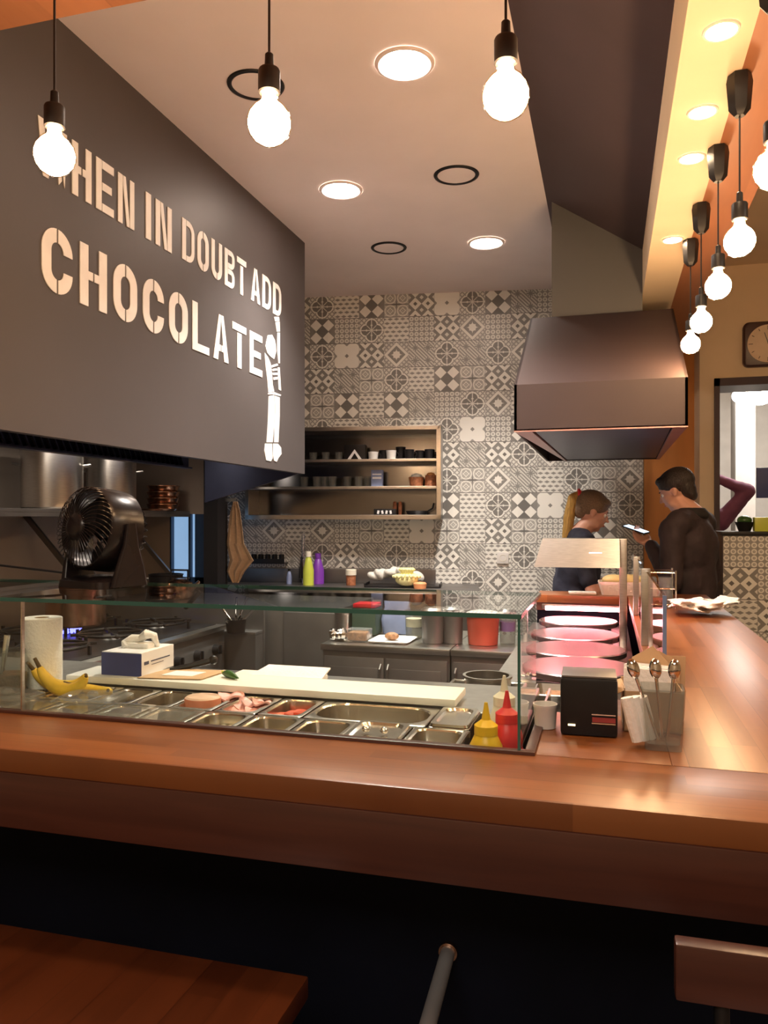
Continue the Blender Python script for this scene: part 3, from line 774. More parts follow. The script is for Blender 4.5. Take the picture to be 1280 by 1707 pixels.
fl_lab = ['small dark-bottomed open pan beside the yellow bottle, front row', 'food pan covered by a lid with two knobs, front row', 'empty shallow pan in front of the tomatoes, front row',
 'pan with a little yellow cheese, front row', 'pan with pale chopped onion in front of the meat loaf, front row', 'lidded pan just left of the chopped onion, front row', 'lidded pan left of the empty dark pans, front row',
 'lidded pan at the glass joint strip, front row', 'lidded pan in front of the bananas, front row', 'lidded pan in front of the towel roll, front row', 'leftmost pan of the front row by the jars']
for k in range(11): FP('f%d' % (k + 1), -.256 - .1125 * (k + 1) + .002, -.256 - .1125 * k, fl_lab[k])
for k in ('f2',):
    t, a, b, c, d_ = pans[k]; lo = lidded(t, a, b, c, d_)
    for sx_ in (-.018, .018): MB().ball((sx_, -.01, .012), .008, (1, 1, .8)).build('knob', 'chrome', lo)
t, a, b, c, d_ = pans['lid_r']; lidded(t, a, b, c, d_)
for k in ('f6', 'f7', 'f8', 'f9', 'f10', 'f11'):
    t, a, b, c, d_ = pans[k]; lidded(t, a, b, c, d_, 'film')
t, a, b, c, d_ = pans['loaf']
LFS = .80
lf = thing('meat_loaf', 'thick half round meat loaf with pale cut top and reddish side', 'meat', (-.874, 1.585, PZ - .035), .2)
lf.scale = (.74, .9, .9)
MB().lathe([(0, 0), (.048, 0), (.055, .008), (.056, .046), (.054, .05)], n=36).move(Matrix.Diagonal((1, .72, 1, 1))).build('side', 'loaf_side', lf)
MB().lathe([(.054, .05), (.048, .054), (0, .055)], n=36).move(Matrix.Diagonal((1, .72, 1, 1))).build('cut_face', 'loaf_top', lf)
for k in range(3):
    tag(slice_mb(.036, 'ham').build('ham_slice', None, None, (-.838 + .003 * k, 1.63 + .006 * k, PZ - .008 + .005 * k), k), ['lowest', 'middle', 'topmost'][k] + ' of three small pink ham slices beside the meat loaf', 'ham slice', 'ham beside the loaf')
for k in range(9):
    x = -.785 + .045 * (k % 3) / 2 ; y = 1.545 + .035 * (k // 3) + random.uniform(-.01, .01)
    o = slice_mb(.028, 'ham', .004, .006).build('ham_slice', None, None, (x, y, PZ - .026 + .003 * k), k * 1.3)
    o.rotation_euler = (random.uniform(-.3, .3), random.uniform(-.25, .25), k)
    tag(o, 'folded pink ham slice in the heaped ham pan', 'ham slice', 'sliced ham in the pan')
for k in range(6):
    x = -.68 + .04 * (k % 3) / 2; y = 1.555 + .04 * (k // 3)
    o = slice_mb(.021, 'tomato', .006, .001).build('tomato_slice', None, None, (x, y, PZ - .034 + .004 * k), k)
    tag(o, ['front left', 'front middle', 'front right', 'back left', 'back middle', 'back right'][k] + ' red tomato slice lying in a steel pan', 'tomato', 'tomato slices in the pan')
def lump(m): return lambda s_: MB().box((0, 0, 0), (s_, s_ * .7, s_ * .4), s_ * .12, m=m)
chunks(14, -.648, 1.445, PZ - .036, .028, .03, lump('cheese'), 'cheese_piece', 'yellow cheese piece at the bottom of a pan', 'cheese', 'cheese pieces in the front pan', .022)
chunks(18, -.761, 1.445, PZ - .024, .028, .035, lump('onion'), 'onion_piece', 'pale chopped onion piece in a pan', 'onion', 'chopped onion in the front pan', .02)

# plastic lids lying loose over the left pans
def traylid(x, y, z, w_, d_, rz, lab):
    mb = MB().loops([rrect(-w_, w_, -d_, d_, 0, .02), rrect(-w_, w_, -d_, d_, .006, .02), rrect(-w_ + .012, w_ - .012, -d_ + .012, d_ - .012, .012, .02), rrect(-w_ + .02, w_ - .02, -d_ + .02, d_ - .02, .004, .02)], cap1=True)
    o = mb.build('clear_lid', 'film', None, (x, y, z), rz); tag(o, lab, 'lid', 'loose clear lids on the left')
    o2 = MB().ball((0, 0, .012), .012, (1, 1, .6)).build('knob', 'film', o)
traylid(-1.07, 1.46, PZ + .020, .075, .055, .15, 'scuffed clear plastic lid lying across pans right of the bananas')
traylid(-1.26, 1.425, PZ + .022, .07, .05, -.1, 'clear plastic lid in front of the bananas, close to the wooden edge')
traylid(-1.43, 1.44, PZ + .020, .07, .05, .2, 'clear plastic lid furthest left beneath the glass jars')

# cutting boards
cb = tag(MB().bb(0, .985, 0, .13, 0, .017, .004).build('cutting_board', 'board', None, (-1.30, 1.667, PZ + .005), 0), 'long white plastic cutting board behind the food pans', 'cutting board')
tag(MB().bb(0, .24, 0, .10, 0, .012, .003).build('cutting_board', 'board', None, (-.93, 1.80, PZ), 0), 'small white cutting board behind the long one', 'cutting board')
tag(MB().prism([(0, 0, 0), (.19, .0, 0), (.18, .09, .01), (.01, .09, .01)], (0, 0, .004)).build('plastic_sheet', 'paper', None, (-.86, 1.80, PZ + .017), 0), 'pale flat sheet lying on the small cutting board', 'sheet')
# jalapeno
pp = thing('green_pepper', 'small dark green pepper lying on the white board', 'pepper', (-.885, 1.74, PZ + .030), -.5)
MB().tube([(-.03, 0, 0), (-.018, .002, .001), (0, 0, .002), (.018, -.002, 0), (.034, 0, -.003)], [.004, .0085, .009, .007, .002], 14).build('flesh', 'pepper', pp)
MB().tube([(-.03, 0, 0), (-.040, .003, .004)], [.003, .002], 8).build('stem', 'lime', pp)
# glove box
gb = thing('glove_box', 'navy and white cardboard box of gloves on the cutting board', 'box', (-1.215, 1.695, PZ + .022), .0)
gx0, gx1 = 0, .125
MB().bb(0, .112, 0, .15, 0, .058, .001).build('carton', 'boxwhite', gb, smooth=False)
MB().bb(-.0008, .1128, -.001, -.0002, .0, .056).build('end_panel', 'boxblue', gb)
MB().bb(.1122, .1130, .012, .032, .026, .034).build('printed_mark', 'ink', gb)
for k in range(7): pass
MB().bb(.1122, .1128, .042, .130, .030, .033).bb(.1122, .1128, .045, .10, .022, .0235).build('printed_line', 'ink', gb)
gl = MB().tube([(.03, .06, .056), (.02, .07, .068), (.035, .08, .078), (.055, .085, .080), (.075, .08, .092), (.09, .09, .088), (.095, .10, .058)], [.012, .012, .013, .010, .013, .010, .006], 10)
gl.box((.058, .08, .064), (.07, .045, .016), .007)
o = gl.build('rubber_glove', 'paper', None, tuple(gb.location)); tag(o, 'crumpled grey-white glove pulled from the top of the box', 'glove')
# paper with print
pb = thing('paper_bag', 'flat cream and brown paper sheet between the box and the boards', 'paper', (-1.10, 1.672, PZ + .0235), .22)
MB().prism([(0, 0, 0), (.16, -.01, 0), (.20, .10, 0), (.04, .12, 0)], (0, 0, .002)).build('sheet', 'kraft', pb)
MB().prism([(.05, .03, .0021), (.13, .02, .0021), (.15, .07, .0021), (.07, .085, .0021)], (0, 0, .0008)).build('white_print', 'paper', pb)
# dark tongs/knife handle right of the box
tag(MB().tube([(0, 0, .02), (.05, .03, .03), (.09, .05, .04)], [.006, .008, .009], 10).ball((.095, .052, .042), .012).build('kitchen_knife', 'black', None, (-1.075, 1.78, PZ + .004)), 'dark round-ended utensil handle by the glove box', 'utensil')

# paper towel roll
pr = thing('paper_towel_roll', 'upright roll of white paper towel at left in the case', 'paper roll', (-1.325, 1.612, PZ + .003))
MB().lathe([(.017, .005), (.017, .168), (.045, .168), (.047, .166), (.047, .002), (.045, 0), (.017, 0), (.017, .005)], n=40).build('paper', 'paper', pr)
MB().lathe([(.016, .001), (.0165, .167), (.0175, .167), (.0175, .001)], n=30).build('core', 'kraft', pr)
# bananas
def banana(loc, rz, lab, sc=1.0, tilt=0):
    t = thing('banana', lab, 'banana', loc, rz, 'bananas in the case')
    pts, rs = [], []
    for k in range(15):
        a = math.radians(200 + 130 * k / 14); q = k / 14
        pts.append((.075 * math.cos(a) * sc, 0, (.075 * math.sin(a) + .075) * sc)); rs.append(sc * .0165 * (max(.05, math.sin(PI * (q * .9 + .06))) ** .5))
    b = MB().tube(pts, rs, 8).build('fruit', 'banana', t, ang=1.2)
    e = Vector(pts[0]); MB().tube([e, e + Vector((-.012, 0, .022)) * sc], [.005 * sc, .004 * sc], 8).ball(pts[-1], .004).build('stem', 'banana_tip', t)
    t.rotation_euler = (tilt, 0, rz)
    return t
banana((-1.205, 1.545, PZ + .015), -.1, 'curved yellow banana on top of the bunch with brown stem', 1.0, .15)
banana((-1.240, 1.585, PZ + .012), .15, 'banana mostly hidden behind the topmost banana', .95, .4)
banana((-1.150, 1.60, PZ + .003), -.2, 'banana lying low at the right end of the bunch', .8, 1.1)
# glass jars far left
for x, y, h, r, lab in ((-1.355, 1.53, .10, .048, 'glass jar with a shiny utensil sticking out, left edge of the case'), (-1.40, 1.435, .075, .042, 'low glass jar cut by the left edge of the picture')):
    t = thing('glass_jar', lab, 'jar', (x, y, PZ + .003))
    MB().lathe([(0, .004), (r * .95, .004), (r, .012), (r, h * .75), (r * .82, h * .88), (r * .82, h), (r * .86, h), (r * .86, h * .88), (r * 1.05, h * .76), (r * 1.05, .008), (r, 0), (0, 0)], n=32).build('jar_body', 'glassware', t)
    MB().lathe([(0, .006), (r * .9, .006), (r * .9, h * .45), (0, h * .45)], n=28).build('filling', 'mince', t)
tag(MB().tube([(0, 0, .01), (.01, .01, .13)], [.004, .007], 10).build('spoon', 'chrome', None, (-1.355, 1.51, PZ + .01)), 'bright spoon handle leaning out of the glass jar', 'spoon')

# sauce bottles
def squeeze(loc, m, lab, h=.118, r=.029, nz=.030):
    t = thing('squeeze_bottle', lab, 'sauce bottle', loc, 0, 'squeeze bottles at the end of the pans')
    MB().lathe([(0, 0), (r * .95, 0), (r, .004), (r, h * .62), (r * .97, h * .64), (r, h * .66), (r, h * .8), (r * .8, h * .9), (r * .62, h)], n=32).build('bottle', m, t)
    MB().lathe([(r * .72, h - .004), (r * .72, h + .012), (r * .45, h + .018), (r * .28, h + .022), (r * .1, h + .022 + nz), (0, h + .022 + nz)], n=24).build('nozzle_cap', m, t)
squeeze((-.208, 1.392, 1.003), 'yellow', 'yellow mustard squeeze bottle next to the glass corner')
squeeze((-.176, 1.432, 1.003), 'red', 'red ketchup squeeze bottle beside the yellow bottle', h=.132)
squeeze((-.190, 1.505, 1.003), 'ivory', 'ivory squeeze bottle behind the red and yellow ones', h=.145)

# fan on the glass top
fp = hz(170, 977, GT)
fan = thing('desk_fan', 'dark brown round desk fan standing on the glass top', 'fan', (fp.x, fp.y, GT), math.radians(252))
# local axis: fan blows along +X local ; yoke along Y
R_ = .098; zc = .135
bs = MB()
bs.loops([rrect(-.072, .072, -.088, .088, 0, .03), rrect(-.070, .070, -.086, .086, .016, .03), rrect(-.05, .05, -.075, .075, .024, .03)], True, True)
for sy in (-1, 1):
    bs.loops([rrect(-.055, .045, sy * .094 - .010, sy * .094 + .010, .004, .009), rrect(-.04, .035, sy * .100 - .009, sy * .100 + .009, .05, .008), rrect(-.020, .020, sy * .106 - .007, sy * .106 + .007, .10, .006), rrect(-.012, .012, sy * .107 - .006, sy * .107 + .006, .150, .005)], True, True)
bs.build('yoke_base', 'fan', fan)
H_ = Matrix.Translation((0, 0, zc)) @ Matrix.Rotation(-.12, 4, 'Y') @ Matrix.Rotation(PI / 2, 4, 'Y')
MB().lathe([(R_ - .004, -.045), (R_, -.045), (R_ + .002, -.03), (R_ + .001, .035), (R_ - .004, .045), (R_ - .008, .045), (R_ - .004, .03), (R_ - .004, -.045)], n=48, mtx=H_).build('housing_ring', 'fan', fan)
gr = MB()
for k in range(44):
    a = 2 * PI * k / 44
    pts = []
    for q in range(7):
        f = q / 6; r = .030 + (R_ - .030) * math.sin(f * PI / 2) ** .9; z = .045 + .030 * math.cos(f * PI / 2)
        aa = a + .5 * (1 - f); pts.append(H_ @ Vector((r * math.cos(aa), r * math.sin(aa), z)))
    gr.tube(pts, .0011, 5)
gr.build('grille', 'fan', fan); gr = MB()
for k in range(30):
    a = 2 * PI * k / 30
    gr.tube([H_ @ Vector((R_ * .99 * math.cos(a), R_ * .99 * math.sin(a), -.04)), H_ @ Vector((R_ * .75 * math.cos(a), R_ * .75 * math.sin(a), -.075)), H_ @ Vector((.035 * math.cos(a), .035 * math.sin(a), -.09))], .0012, 5)
gr.build('rear_grille', 'fan', fan)
MB().lathe([(0, .084), (.018, .083), (.030, .078), (.034, .072), (.030, .070), (0, .068)], n=32, mtx=H_).build('front_cap', 'fan', fan)
MB().lathe([(0, -.10), (.032, -.098), (.040, -.085), (.040, -.03), (0, -.03)], n=32, mtx=H_).build('motor_housing', 'fan', fan)
bl = MB()
for k in range(5):
    a = 2 * PI * k / 5; lps = []
    for q in range(6):
        r = .016 + .072 * q / 5; tw = .9 - .5 * q / 5; wd = .4 + .25 * math.sin(q / 5 * PI)
        p1 = Vector((r * math.cos(a - wd), r * math.sin(a - wd), -.015 * tw)); p2 = Vector((r * math.cos(a + wd), r * math.sin(a + wd), .025 * tw))
        lps.append([H_ @ p1, H_ @ p2, H_ @ (p2 + Vector((0, 0, .0015))), H_ @ (p1 + Vector((0, 0, .0015)))])
    bl.loops(lps, True, True)
bl.lathe([(0, .03), (.016, .028), (.018, -.02), (0, -.02)], n=20, mtx=H_)
bl.build('blade_wheel', 'black', fan)
MB().ball(H_ @ Vector((0, 0, 0)), .001).tube([(-.02, -.085, .02), (.02, -.16, .03), (.10, -.40, .05), (.26, -.95, .02)], .003, 8).build('power_cord', 'black', fan)

# ============================================================ BEHIND: range line
rg = thing('gas_range', 'black and steel gas range under the lettered hood', 'range', (0, 0, 0))
RX0, RX1, RY0, RY1 = -3.05, -2.08, 2.3, 4.02
MB().bb(RX0, RX1, RY0, RY1, .08, .89, .004).build('body', 'steel_dark', rg)
MB().bb(RX0, RX1 + .02, RY0, RY1, .875, .902, .004).build('top_edge', 'steel', rg)
MB().bb(RX0 + .05, RX1 - .04, RY0 + .03, RY1 - .03, .900, .906).build('burner_tray', 'black', rg)
for gy in (2.52, 2.94, 3.36, 3.78):
    for gx in (-2.81, -2.36):
        g_ = MB().torus((gx, gy, .935), .15, .007, n=28)
        for k in range(4):
            a = k * PI / 2 + PI / 4; g_.box((gx + .11 * math.cos(a), gy + .11 * math.sin(a), .935), (.15, .012, .014), .002, rot=(0, 0, a))
            a2 = k * PI / 2; g_.box((gx + .20 * math.cos(a2) * .95, gy + .19 * math.sin(a2), .925), (.012, .012, .04))
        g_.build('pan_support', 'black', rg)
        MB().lathe([(0, .928), (.035, .926), (.04, .915), (.05, .906), (0, .906)], (gx, gy, 0), 24).build('burner', 'steel_dark', rg)
for k in range(8):
    y = 2.5 + k * .2
    MB().cone((RX1, y, .78), (RX1 + .035, y, .78), .028, .024).box((RX1 + .04, y, .78), (.01, .012, .05), .003).build('knob', 'black', rg)
MB().bb(RX1 + .03, RX1 + .045, 2.4, 3.9, .60, .615, .004).build('oven_rail', 'steel', rg)
fl_ = MB()
for k in range(14):
    a = 2 * PI * k / 14; fl_.cone((-2.68 + .045 * math.cos(a), 3.45 + .045 * math.sin(a), .918), (-2.68 + .075 * math.cos(a), 3.45 + .075 * math.sin(a), .938), .009, .002, 8)
fl_.build('gas_flame', 'flame', rg)
def stockpot(loc, r, h, m, lab, lid=False):
    t = thing('stock_pot', lab, 'pot', loc)
    MB().lathe([(0, .003), (r - .004, .003), (r - .004, h), (r + .004, h), (r + .004, h - .006), (r, h - .008), (r, .01), (r - .008, 0), (0, 0)], n=44).build('pot_body', m, t)
    for sg in (-1, 1):
        MB().tube([(sg * r, -.04, h * .75), (sg * (r + .035), -.035, h * .77), (sg * (r + .035), .035, h * .77), (sg * r, .04, h * .75)], .006, 8).build('handle', 'steel', t)
    return t
stockpot((-2.68, 3.52, .942), .15, .20, 'copper', 'coppery steel pot over a blue gas flame on the range')
# wall shelf with pots
sh = thing('wall_shelf', 'steel shelf with diagonal brackets holding the big pots', 'shelf', (-3.33, 0, 1.53))
MB().bb(0, .50, 1.5, 4.95, 0, .02, .002).bb(.488, .50, 1.5, 4.95, -.02, .0).build('shelf_board', 'steel_dark', sh)
for y in (2.9, 3.9, 4.85):
    MB().box((.24, y, -.25), (.68, .02, .03), rot=(0, .80, 0)).build('bracket', 'steel_dark', sh)
MB().bb(.0, .46, 4.2, 4.9, -.001, 0).build('underside', 'steel_dark', sh)
stockpot((-3.02, 3.76, 1.551), .165, .33, 'steel', 'big tall steel stock pot, nearest on the wall shelf').rotation_euler[2] = .6
stockpot((-3.00, 4.28, 1.551), .15, .32, 'steel', 'tall steel stock pot, second on the wall shelf').rotation_euler[2] = .6
for k in range(4):
    t = MB().lathe([(0, .002), (.09, .002), (.105, .045), (.112, .047), (.112, .043), (.108, .04), (.093, 0), (0, 0)], n=32).build('steel_bowl', 'copper', None, (-2.95, 4.80, 1.551 + k * .042))
    tag(t, ['lowest', 'second lowest', 'third', 'topmost'][k] + ' bowl in the small steel bowl stack on the wall shelf', 'bowl', 'bowl stack on the wall shelf')
tag(MB().lathe([(0, 0), (.11, 0), (.12, .012), (.108, .014), (0, .006)], n=32).build('copper_plate', 'copper', None, (-2.9, 4.66, 1.551)), 'shallow coppery plate in front of the bowl stack', 'plate')
# things below, on the end table by the window
et = thing('steel_worktable', 'dull steel worktable at the end of the range', 'table', (0, 0, 0))
MB().bb(-3.05, -1.90, 4.04, 4.14, .84, .86, .002).bb(-2.36, -1.895, 4.14, 4.16, 0, .985).build('splash_panel', 'steel_dark', et)
MB().bb(-3.05, -1.90, 4.04, 4.14, .05, .84).build('body', 'steel_dark', et)
fg = thing('undercounter_fridge', 'plain dark steel fridge between worktable and cupboards', 'fridge', (0, 0, 0))
MB().bb(-3.05, -1.45, 4.22, 4.85, .08, .99, .004).build('body', 'steel_dark', fg)
MB().bb(-1.80, -1.46, 4.205, 4.22, .12, .96, .004).build('door', 'steel_dark', fg)
MB().bb(-1.50, -1.485, 4.19, 4.205, .5, .8, .003).build('handle', 'steel', fg)
stockpot((-2.82, 4.62, .991), .11, .14, 'black', 'small dark pot in front of the bluish window').rotation_euler[2] = .3
t = thing('kettle', 'dark kettle with copper glints by the bluish window', 'kettle', (-2.62, 4.45, .991))
MB().lathe([(0, 0), (.085, 0), (.095, .03), (.08, .10), (.04, .125), (0, .128)], n=32).build('kettle_body', 'copper', t)
MB().tube([(.06, 0, .09), (.06, 0, .18), (-.06, 0, .18), (-.06, 0, .09)], .007, 8).build('handle', 'black', t)
MB().tube([(.08, 0, .05), (.12, 0, .09), (.14, 0, .11)], [.016, .012, .01], 8).build('spout', 'copper', t)
tag(MB().tube([(0, 0, 0), (.09, .0, .09)], [.014, .012], 10).ball((0, 0, .0), .016).build('spatula', 'black', None, (-2.34, 4.05, .99)), 'black slanted utensil grip right of the fan', 'utensil')
# utensils in a holder near the worktable: tongs
ut = thing('utensil_tub', 'dark tub of metal tongs and ladles at the range corner', 'utensil holder', (-1.99, 3.98, .865))
MB().lathe([(0, 0), (.05, 0), (.058, .075), (.054, .075), (.046, .004), (0, .004)], n=28).build('tub', 'black', ut)
for i, (dx, dy, tz, m) in enumerate(((-.11, .02, .10, 'chrome'), (.03, -.05, .15, 'chrome'), (.13, .0, .10, 'steel'), (-.03, -.06, .02, 'steel'), (.08, -.02, .16, 'chrome'))):
    MB().tube([(0, 0, .03), (dx * .5, dy * .5, .04 + tz * .5), (dx, dy, .05 + tz)], [.005, .007, .006], 10).build('utensil_handle', m, ut)
# hanging towel
tw = MB(); lps = []
for i, (zz, wd) in enumerate(((1.62, .02), (1.55, .05), (1.45, .07), (1.32, .09), (1.20, .12), (1.12, .09), (1.04, .03))):
    lps.append([(-.5 * wd + wd * k / 11 + (.03 if i in (4,) else 0), .012 * math.sin(k * 1.5 + i * .4), zz) for k in range(12)] + [(-.5 * wd + wd * k / 11 + (.03 if i in (4,) else 0), .012 * math.sin(k * 1.5 + i * .4) + .008, zz) for k in range(11, -1, -1)])
tw.loops(lps, True, True)
tp = yv(392, 880, 5.10)
o = tw.build('hanging_towel', 'beige_cloth', None, (tp.x, 5.10, .0)); tag(o, 'beige towel hanging beside the black post', 'towel')
o.scale = (1.6, 1, 1)
tag(MB().tube([(0, 0, 0), (.0, .03, .015), (.0, .06, .0)], .004, 8).bb(-.14, .012, -.002, .002, -.01, .012).build('towel_hook', 'steel', None, (tp.x, 5.085, 1.63)), 'small hook carrying the beige towel', 'hook')

# ============================================================ wall shelf unit on tiles
D0 = .30
sL, zT = wpt(408, 712, D0); sR, _ = wpt(735, 712, D0); _, zB = wpt(735, 866, D0); zT = wpt(735, 709, D0)[1]
zs = [wpt(735, 765, D0)[1], wpt(735, 811, D0)[1]]
uc = wl(0, 0, 0)
unit = thing('steel_wall_cabinet', 'open stainless wall cabinet with two shelves on the tile wall', 'cabinet', uc, A8)
def ub(mb, s0, s1, d0, d1, z0, z1, bev=0, m=None): return mb.bb(s0, s1, -d1, -d0, z0, z1, bev, m)
fr_ = MB()
ub(fr_, sL, sR, 0.004, D0, zT - .03, zT, .002); ub(fr_, sL, sR, 0.004, D0, zB, zB + .035, .002)
ub(fr_, sR - .035, sR, .004, D0, zB, zT, .002); ub(fr_, sL, sL + .03, .004, D0, zB, zT, .002)
fr_.build('carcass', 'steel', unit, smooth=False)
ub(MB(), sL + .03, sR - .035, .004, .012, zB + .035, zT - .03).build('back_panel', 'steel_back', unit)
for z in zs: ub(MB(), sL + .03, sR - .035, .012, D0 - .005, z - .015, z + .005, .002).build('shelf', 'steel', unit, smooth=False)
S0, S1, S2 = zs[0] + .006, zs[1] + .006, zB + .036
def onshelf(px, d, z):
    s, _ = wpt(px, 800, d); return wl(s, d, z)
def tumbler(r, h, m='glassware'):
    return MB().lathe([(0, .006), (r * .8, .006), (r * .96, h), (r, h), (r * .86, 0), (0, 0)], n=20)
g0 = None
for i, px in enumerate((516, 537, 559)):
    o = tag(tumbler(.032, .065).build('drinking_glass', 'glassware', None, onshelf(px + 6, .15, S0), A8), ['leftmost', 'middle', 'rightmost'][i] + ' squat glass of three on the top cabinet shelf', 'glass', 'squat glasses on the top shelf')
ordn = ['leftmost', 'second', 'third', 'fourth', 'fifth', 'sixth', 'rightmost']
for i, px in enumerate((503, 524, 537, 550, 575, 594, 609)):
    o = tag(tumbler(.033, .082).build('drinking_glass', 'glassware', None, onshelf(px + 4, .13 + .03 * (i % 2), S1), A8), ordn[i] + ' clear tumbler, counted from the left, in the row on the middle cabinet shelf', 'glass', 'tumblers on the middle shelf')
for i, (px, hh, d) in enumerate(((622, .06, .2), (640, .075, .15), (652, .07, .2), (668, .10, .15), (682, .075, .2), (700, .07, .16), (716, .075, .2))):
    t = thing('coffee_cup', ['black coffee cup at the left end of the cup row', 'second black cup from the napkin stand', 'third black cup from the napkin stand', 'tallest black cup mid row', 'black cup right of the tallest one', 'last but one black cup before the cabinet side', 'black cup touching the cabinet side'][i] + ', top shelf', 'cup', onshelf(px, d, S0), A8, 'cups on the top cabinet shelf')
    MB().lathe([(0, .004), (.028, .004), (.036, hh), (.040, hh), (.034, 0), (0, 0)], n=20).build('cup_body', 'cup_white' if i in (0, 2) else 'black', t)
    MB().torus((.04, 0, hh * .5), .018, .004, 'y', 14, 6).build('handle', 'black', t)
t = thing('napkin_stand', 'black box with a white folded triangle in front, top cabinet shelf', 'napkin stand', onshelf(592, .16, S0), A8)
MB().bb(-.085, .085, -.02, .06, 0, .12, .004).build('stand', 'black', t)
MB().prism([(-.06, -.035, 0), (-.035, -.035, 0), (0, -.035, .055), (.035, -.035, 0), (.06, -.035, 0), (0, -.035, .082)], (0, .01, 0)).build('folded_napkin', 'boxwhite', t)
t = thing('blue_pack', 'pale blue printed pack at the end of the tumbler row', 'pack', onshelf(629, .16, S1), A8)
MB().bb(-.045, .045, -.03, .03, 0, .13, .003).build('pack', 'blue_pack', t); MB().bb(-.035, .035, -.031, -.030, .06, .075).bb(-.035, .035, -.031, -.030, .09, .1).build('printed_line', 'boxwhite', t)
for i, (px, hh, lab) in enumerate(((694, .10, 'brown wicker basket with pale lining, middle cabinet shelf'), (718, .12, 'orange brown basket against the cabinet side'))):
    t = thing('wicker_basket', lab, 'basket', onshelf(px, .16, S1), A8)
    MB().lathe([(0, .005), (.045, .005), (.055 if i == 0 else .04, hh * .7), (.06 if i == 0 else .043, hh * .72), (.048, 0), (0, 0)], n=24).build('basket_body', 'basket', t)
    MB().ball((0, 0, hh * .75), .045 if i == 0 else .033, (1, 1, .6)).build('lining', 'cloth_white' if i == 0 else 'silver_red', t)
t = thing('sugar_caddy', 'black caddy with white packets on the lowest cabinet shelf', 'caddy', onshelf(642, .2, S2), A8)
MB().bb(-.085, .085, -.03, .03, 0, .045, .003).build('caddy', 'black', t)
for k in range(4): MB().box((-.05 + .032 * k, -.033, .02), (.016, .004, .026), .001, rot=(0, .2 * (-1) ** k, 0)).build('packet', 'boxwhite', t)
for k in range(2):
    tag(MB().lathe([(0, 0), (.014, 0), (.016, .07), (.012, .10), (0, .105)], n=16).build('pepper_mill', 'basket', None, onshelf(658 + 9 * k, .14, S2 + .001)), ['left', 'right'][k] + ' one of two brown mills behind the sugar caddy', 'mill', 'mills on the lowest shelf')
t = thing('frying_pan', 'black flat pan with raised handle on the lowest cabinet shelf', 'pan', onshelf(695, .17, S2), A8)
MB().lathe([(0, .004), (.07, .004), (.085, .03), (.088, .03), (.074, 0), (0, 0)], n=28).build('pan_body', 'black', t)
MB().tube([(.08, 0, .025), (.12, 0, .05), (.13, -.0, .09)], .007, 8).build('handle', 'black', t)

# back counter along the tile wall
bc = thing('back_counter', 'steel back counter along the tile wall', 'counter', wl(0, 0, 0), A8)
BZ = .985
ub(MB(), -2.0, .35, .005, .62, BZ - .03, BZ, .003).build('worktop', 'steel_dark', bc)
ub(MB(), -2.0, .35, .02, .58, .08, BZ - .03).build('body', 'steel_dark', bc)
sA = wpt(500, 960, .03)[0]; sB = wpt(726, 960, .03)[0]; zz = wpt(640, 949, .03)[1]
ub(MB(), sA - .6, sB, .004, .03, BZ, zz, .002).build('upstand', 'steel_dark', bc)
def onback(px, d): 
    s, _ = wpt(px, 950, d); return wl(s, d, BZ + .001)
t = thing('spray_tap', 'tall spring spray tap on the back counter', 'tap', onback(505, .18), A8)
zt_ = wpt(505, 882, .18)[1] - BZ
tb = MB().cone((0, 0, 0), (0, 0, zt_ - .05), .009, n=12)
tb.build('riser', 'chrome', t)
sp = MB()
for k in range(18): sp.torus((0, 0, zt_ * .45 + k * .0125), .013, .003, n=14, k=5)
sp.build('spring', 'chrome', t)
MB().tube([(0, 0, zt_ * .45), (0, -.05, zt_ * .5), (0, -.07, .1), (0, -.07, .05)], [.006, .006, .014, .018], 10).build('spray_head', 'black', t)
def bottle(loc, m, capm, r, h, lab, spray=False):
    t = thing('cleaning_bottle' if spray else 'bottle', lab, 'bottle', loc, A8)
    MB().lathe([(0, 0), (r, 0), (r, h * .45), (r * .55, h * .78), (r * .4, h * .82), (r * .4, h * .85), (0, h * .85)], n=24).build('bottle_body', m, t)
    MB().lathe([(r * .45, h * .84), (r * .5, h * .84), (r * .5, h), (0, h)], n=18).build('cap', capm, t)
    return t
bottle(onback(514, .28), 'lime', 'ivory', .042, .26, 'lime green detergent bottle beside the tap')
bottle(onback(530, .15), 'purple', 'purple', .048, .24, 'purple bottle right of the lime bottle')
bottle(onback(482, .2), 'blue_pack', 'black', .022, .12, 'small bluish bottle left of the tap')
t = thing('spice_jar', 'small amber jar with a white lid on the back counter', 'jar', onback(585, .25), A8)
MB().lathe([(0, 0), (.036, 0), (.038, .07), (.034, .08), (0, .08)], n=24).build('jar_body', 'basket', t)
MB().lathe([(.034, .078), (.042, .078), (.042, .118), (.038, .122), (0, .122)], n=24).build('lid', 'ivory', t)
t = thing('oven_tray', 'dark flat tray holding cloth and sponge on the back counter', 'tray', onback(665, .30), A8)
MB().bb(-.25, .32, -.12, .12, 0, .01, .003).bb(-.25, -.24, -.12, .12, .005, .028).bb(.31, .32, -.12, .12, .005, .028).build('tray', 'black', t)
cl = MB(); random.seed(4)
for i in range(9):
    cl.ball((-.17 + i * .042, random.uniform(-.02, .03), .04 + .05 * math.sin(PI * (i + 1.5) / 11)), .042, (1.3, 1, .7), (random.random(), random.random(), random.random()), n=14)
o = cl.build('white_cloth', 'cloth_white', None, onback(660, .27) + Vector((0, 0, .012)), A8); tag(o, 'crumpled white cloth lying in the dark tray', 'cloth')
o.modifiers.new('r', 'REMESH').mode = 'VOXEL'; o.modifiers['r'].voxel_size = .008
fg_ = MB()
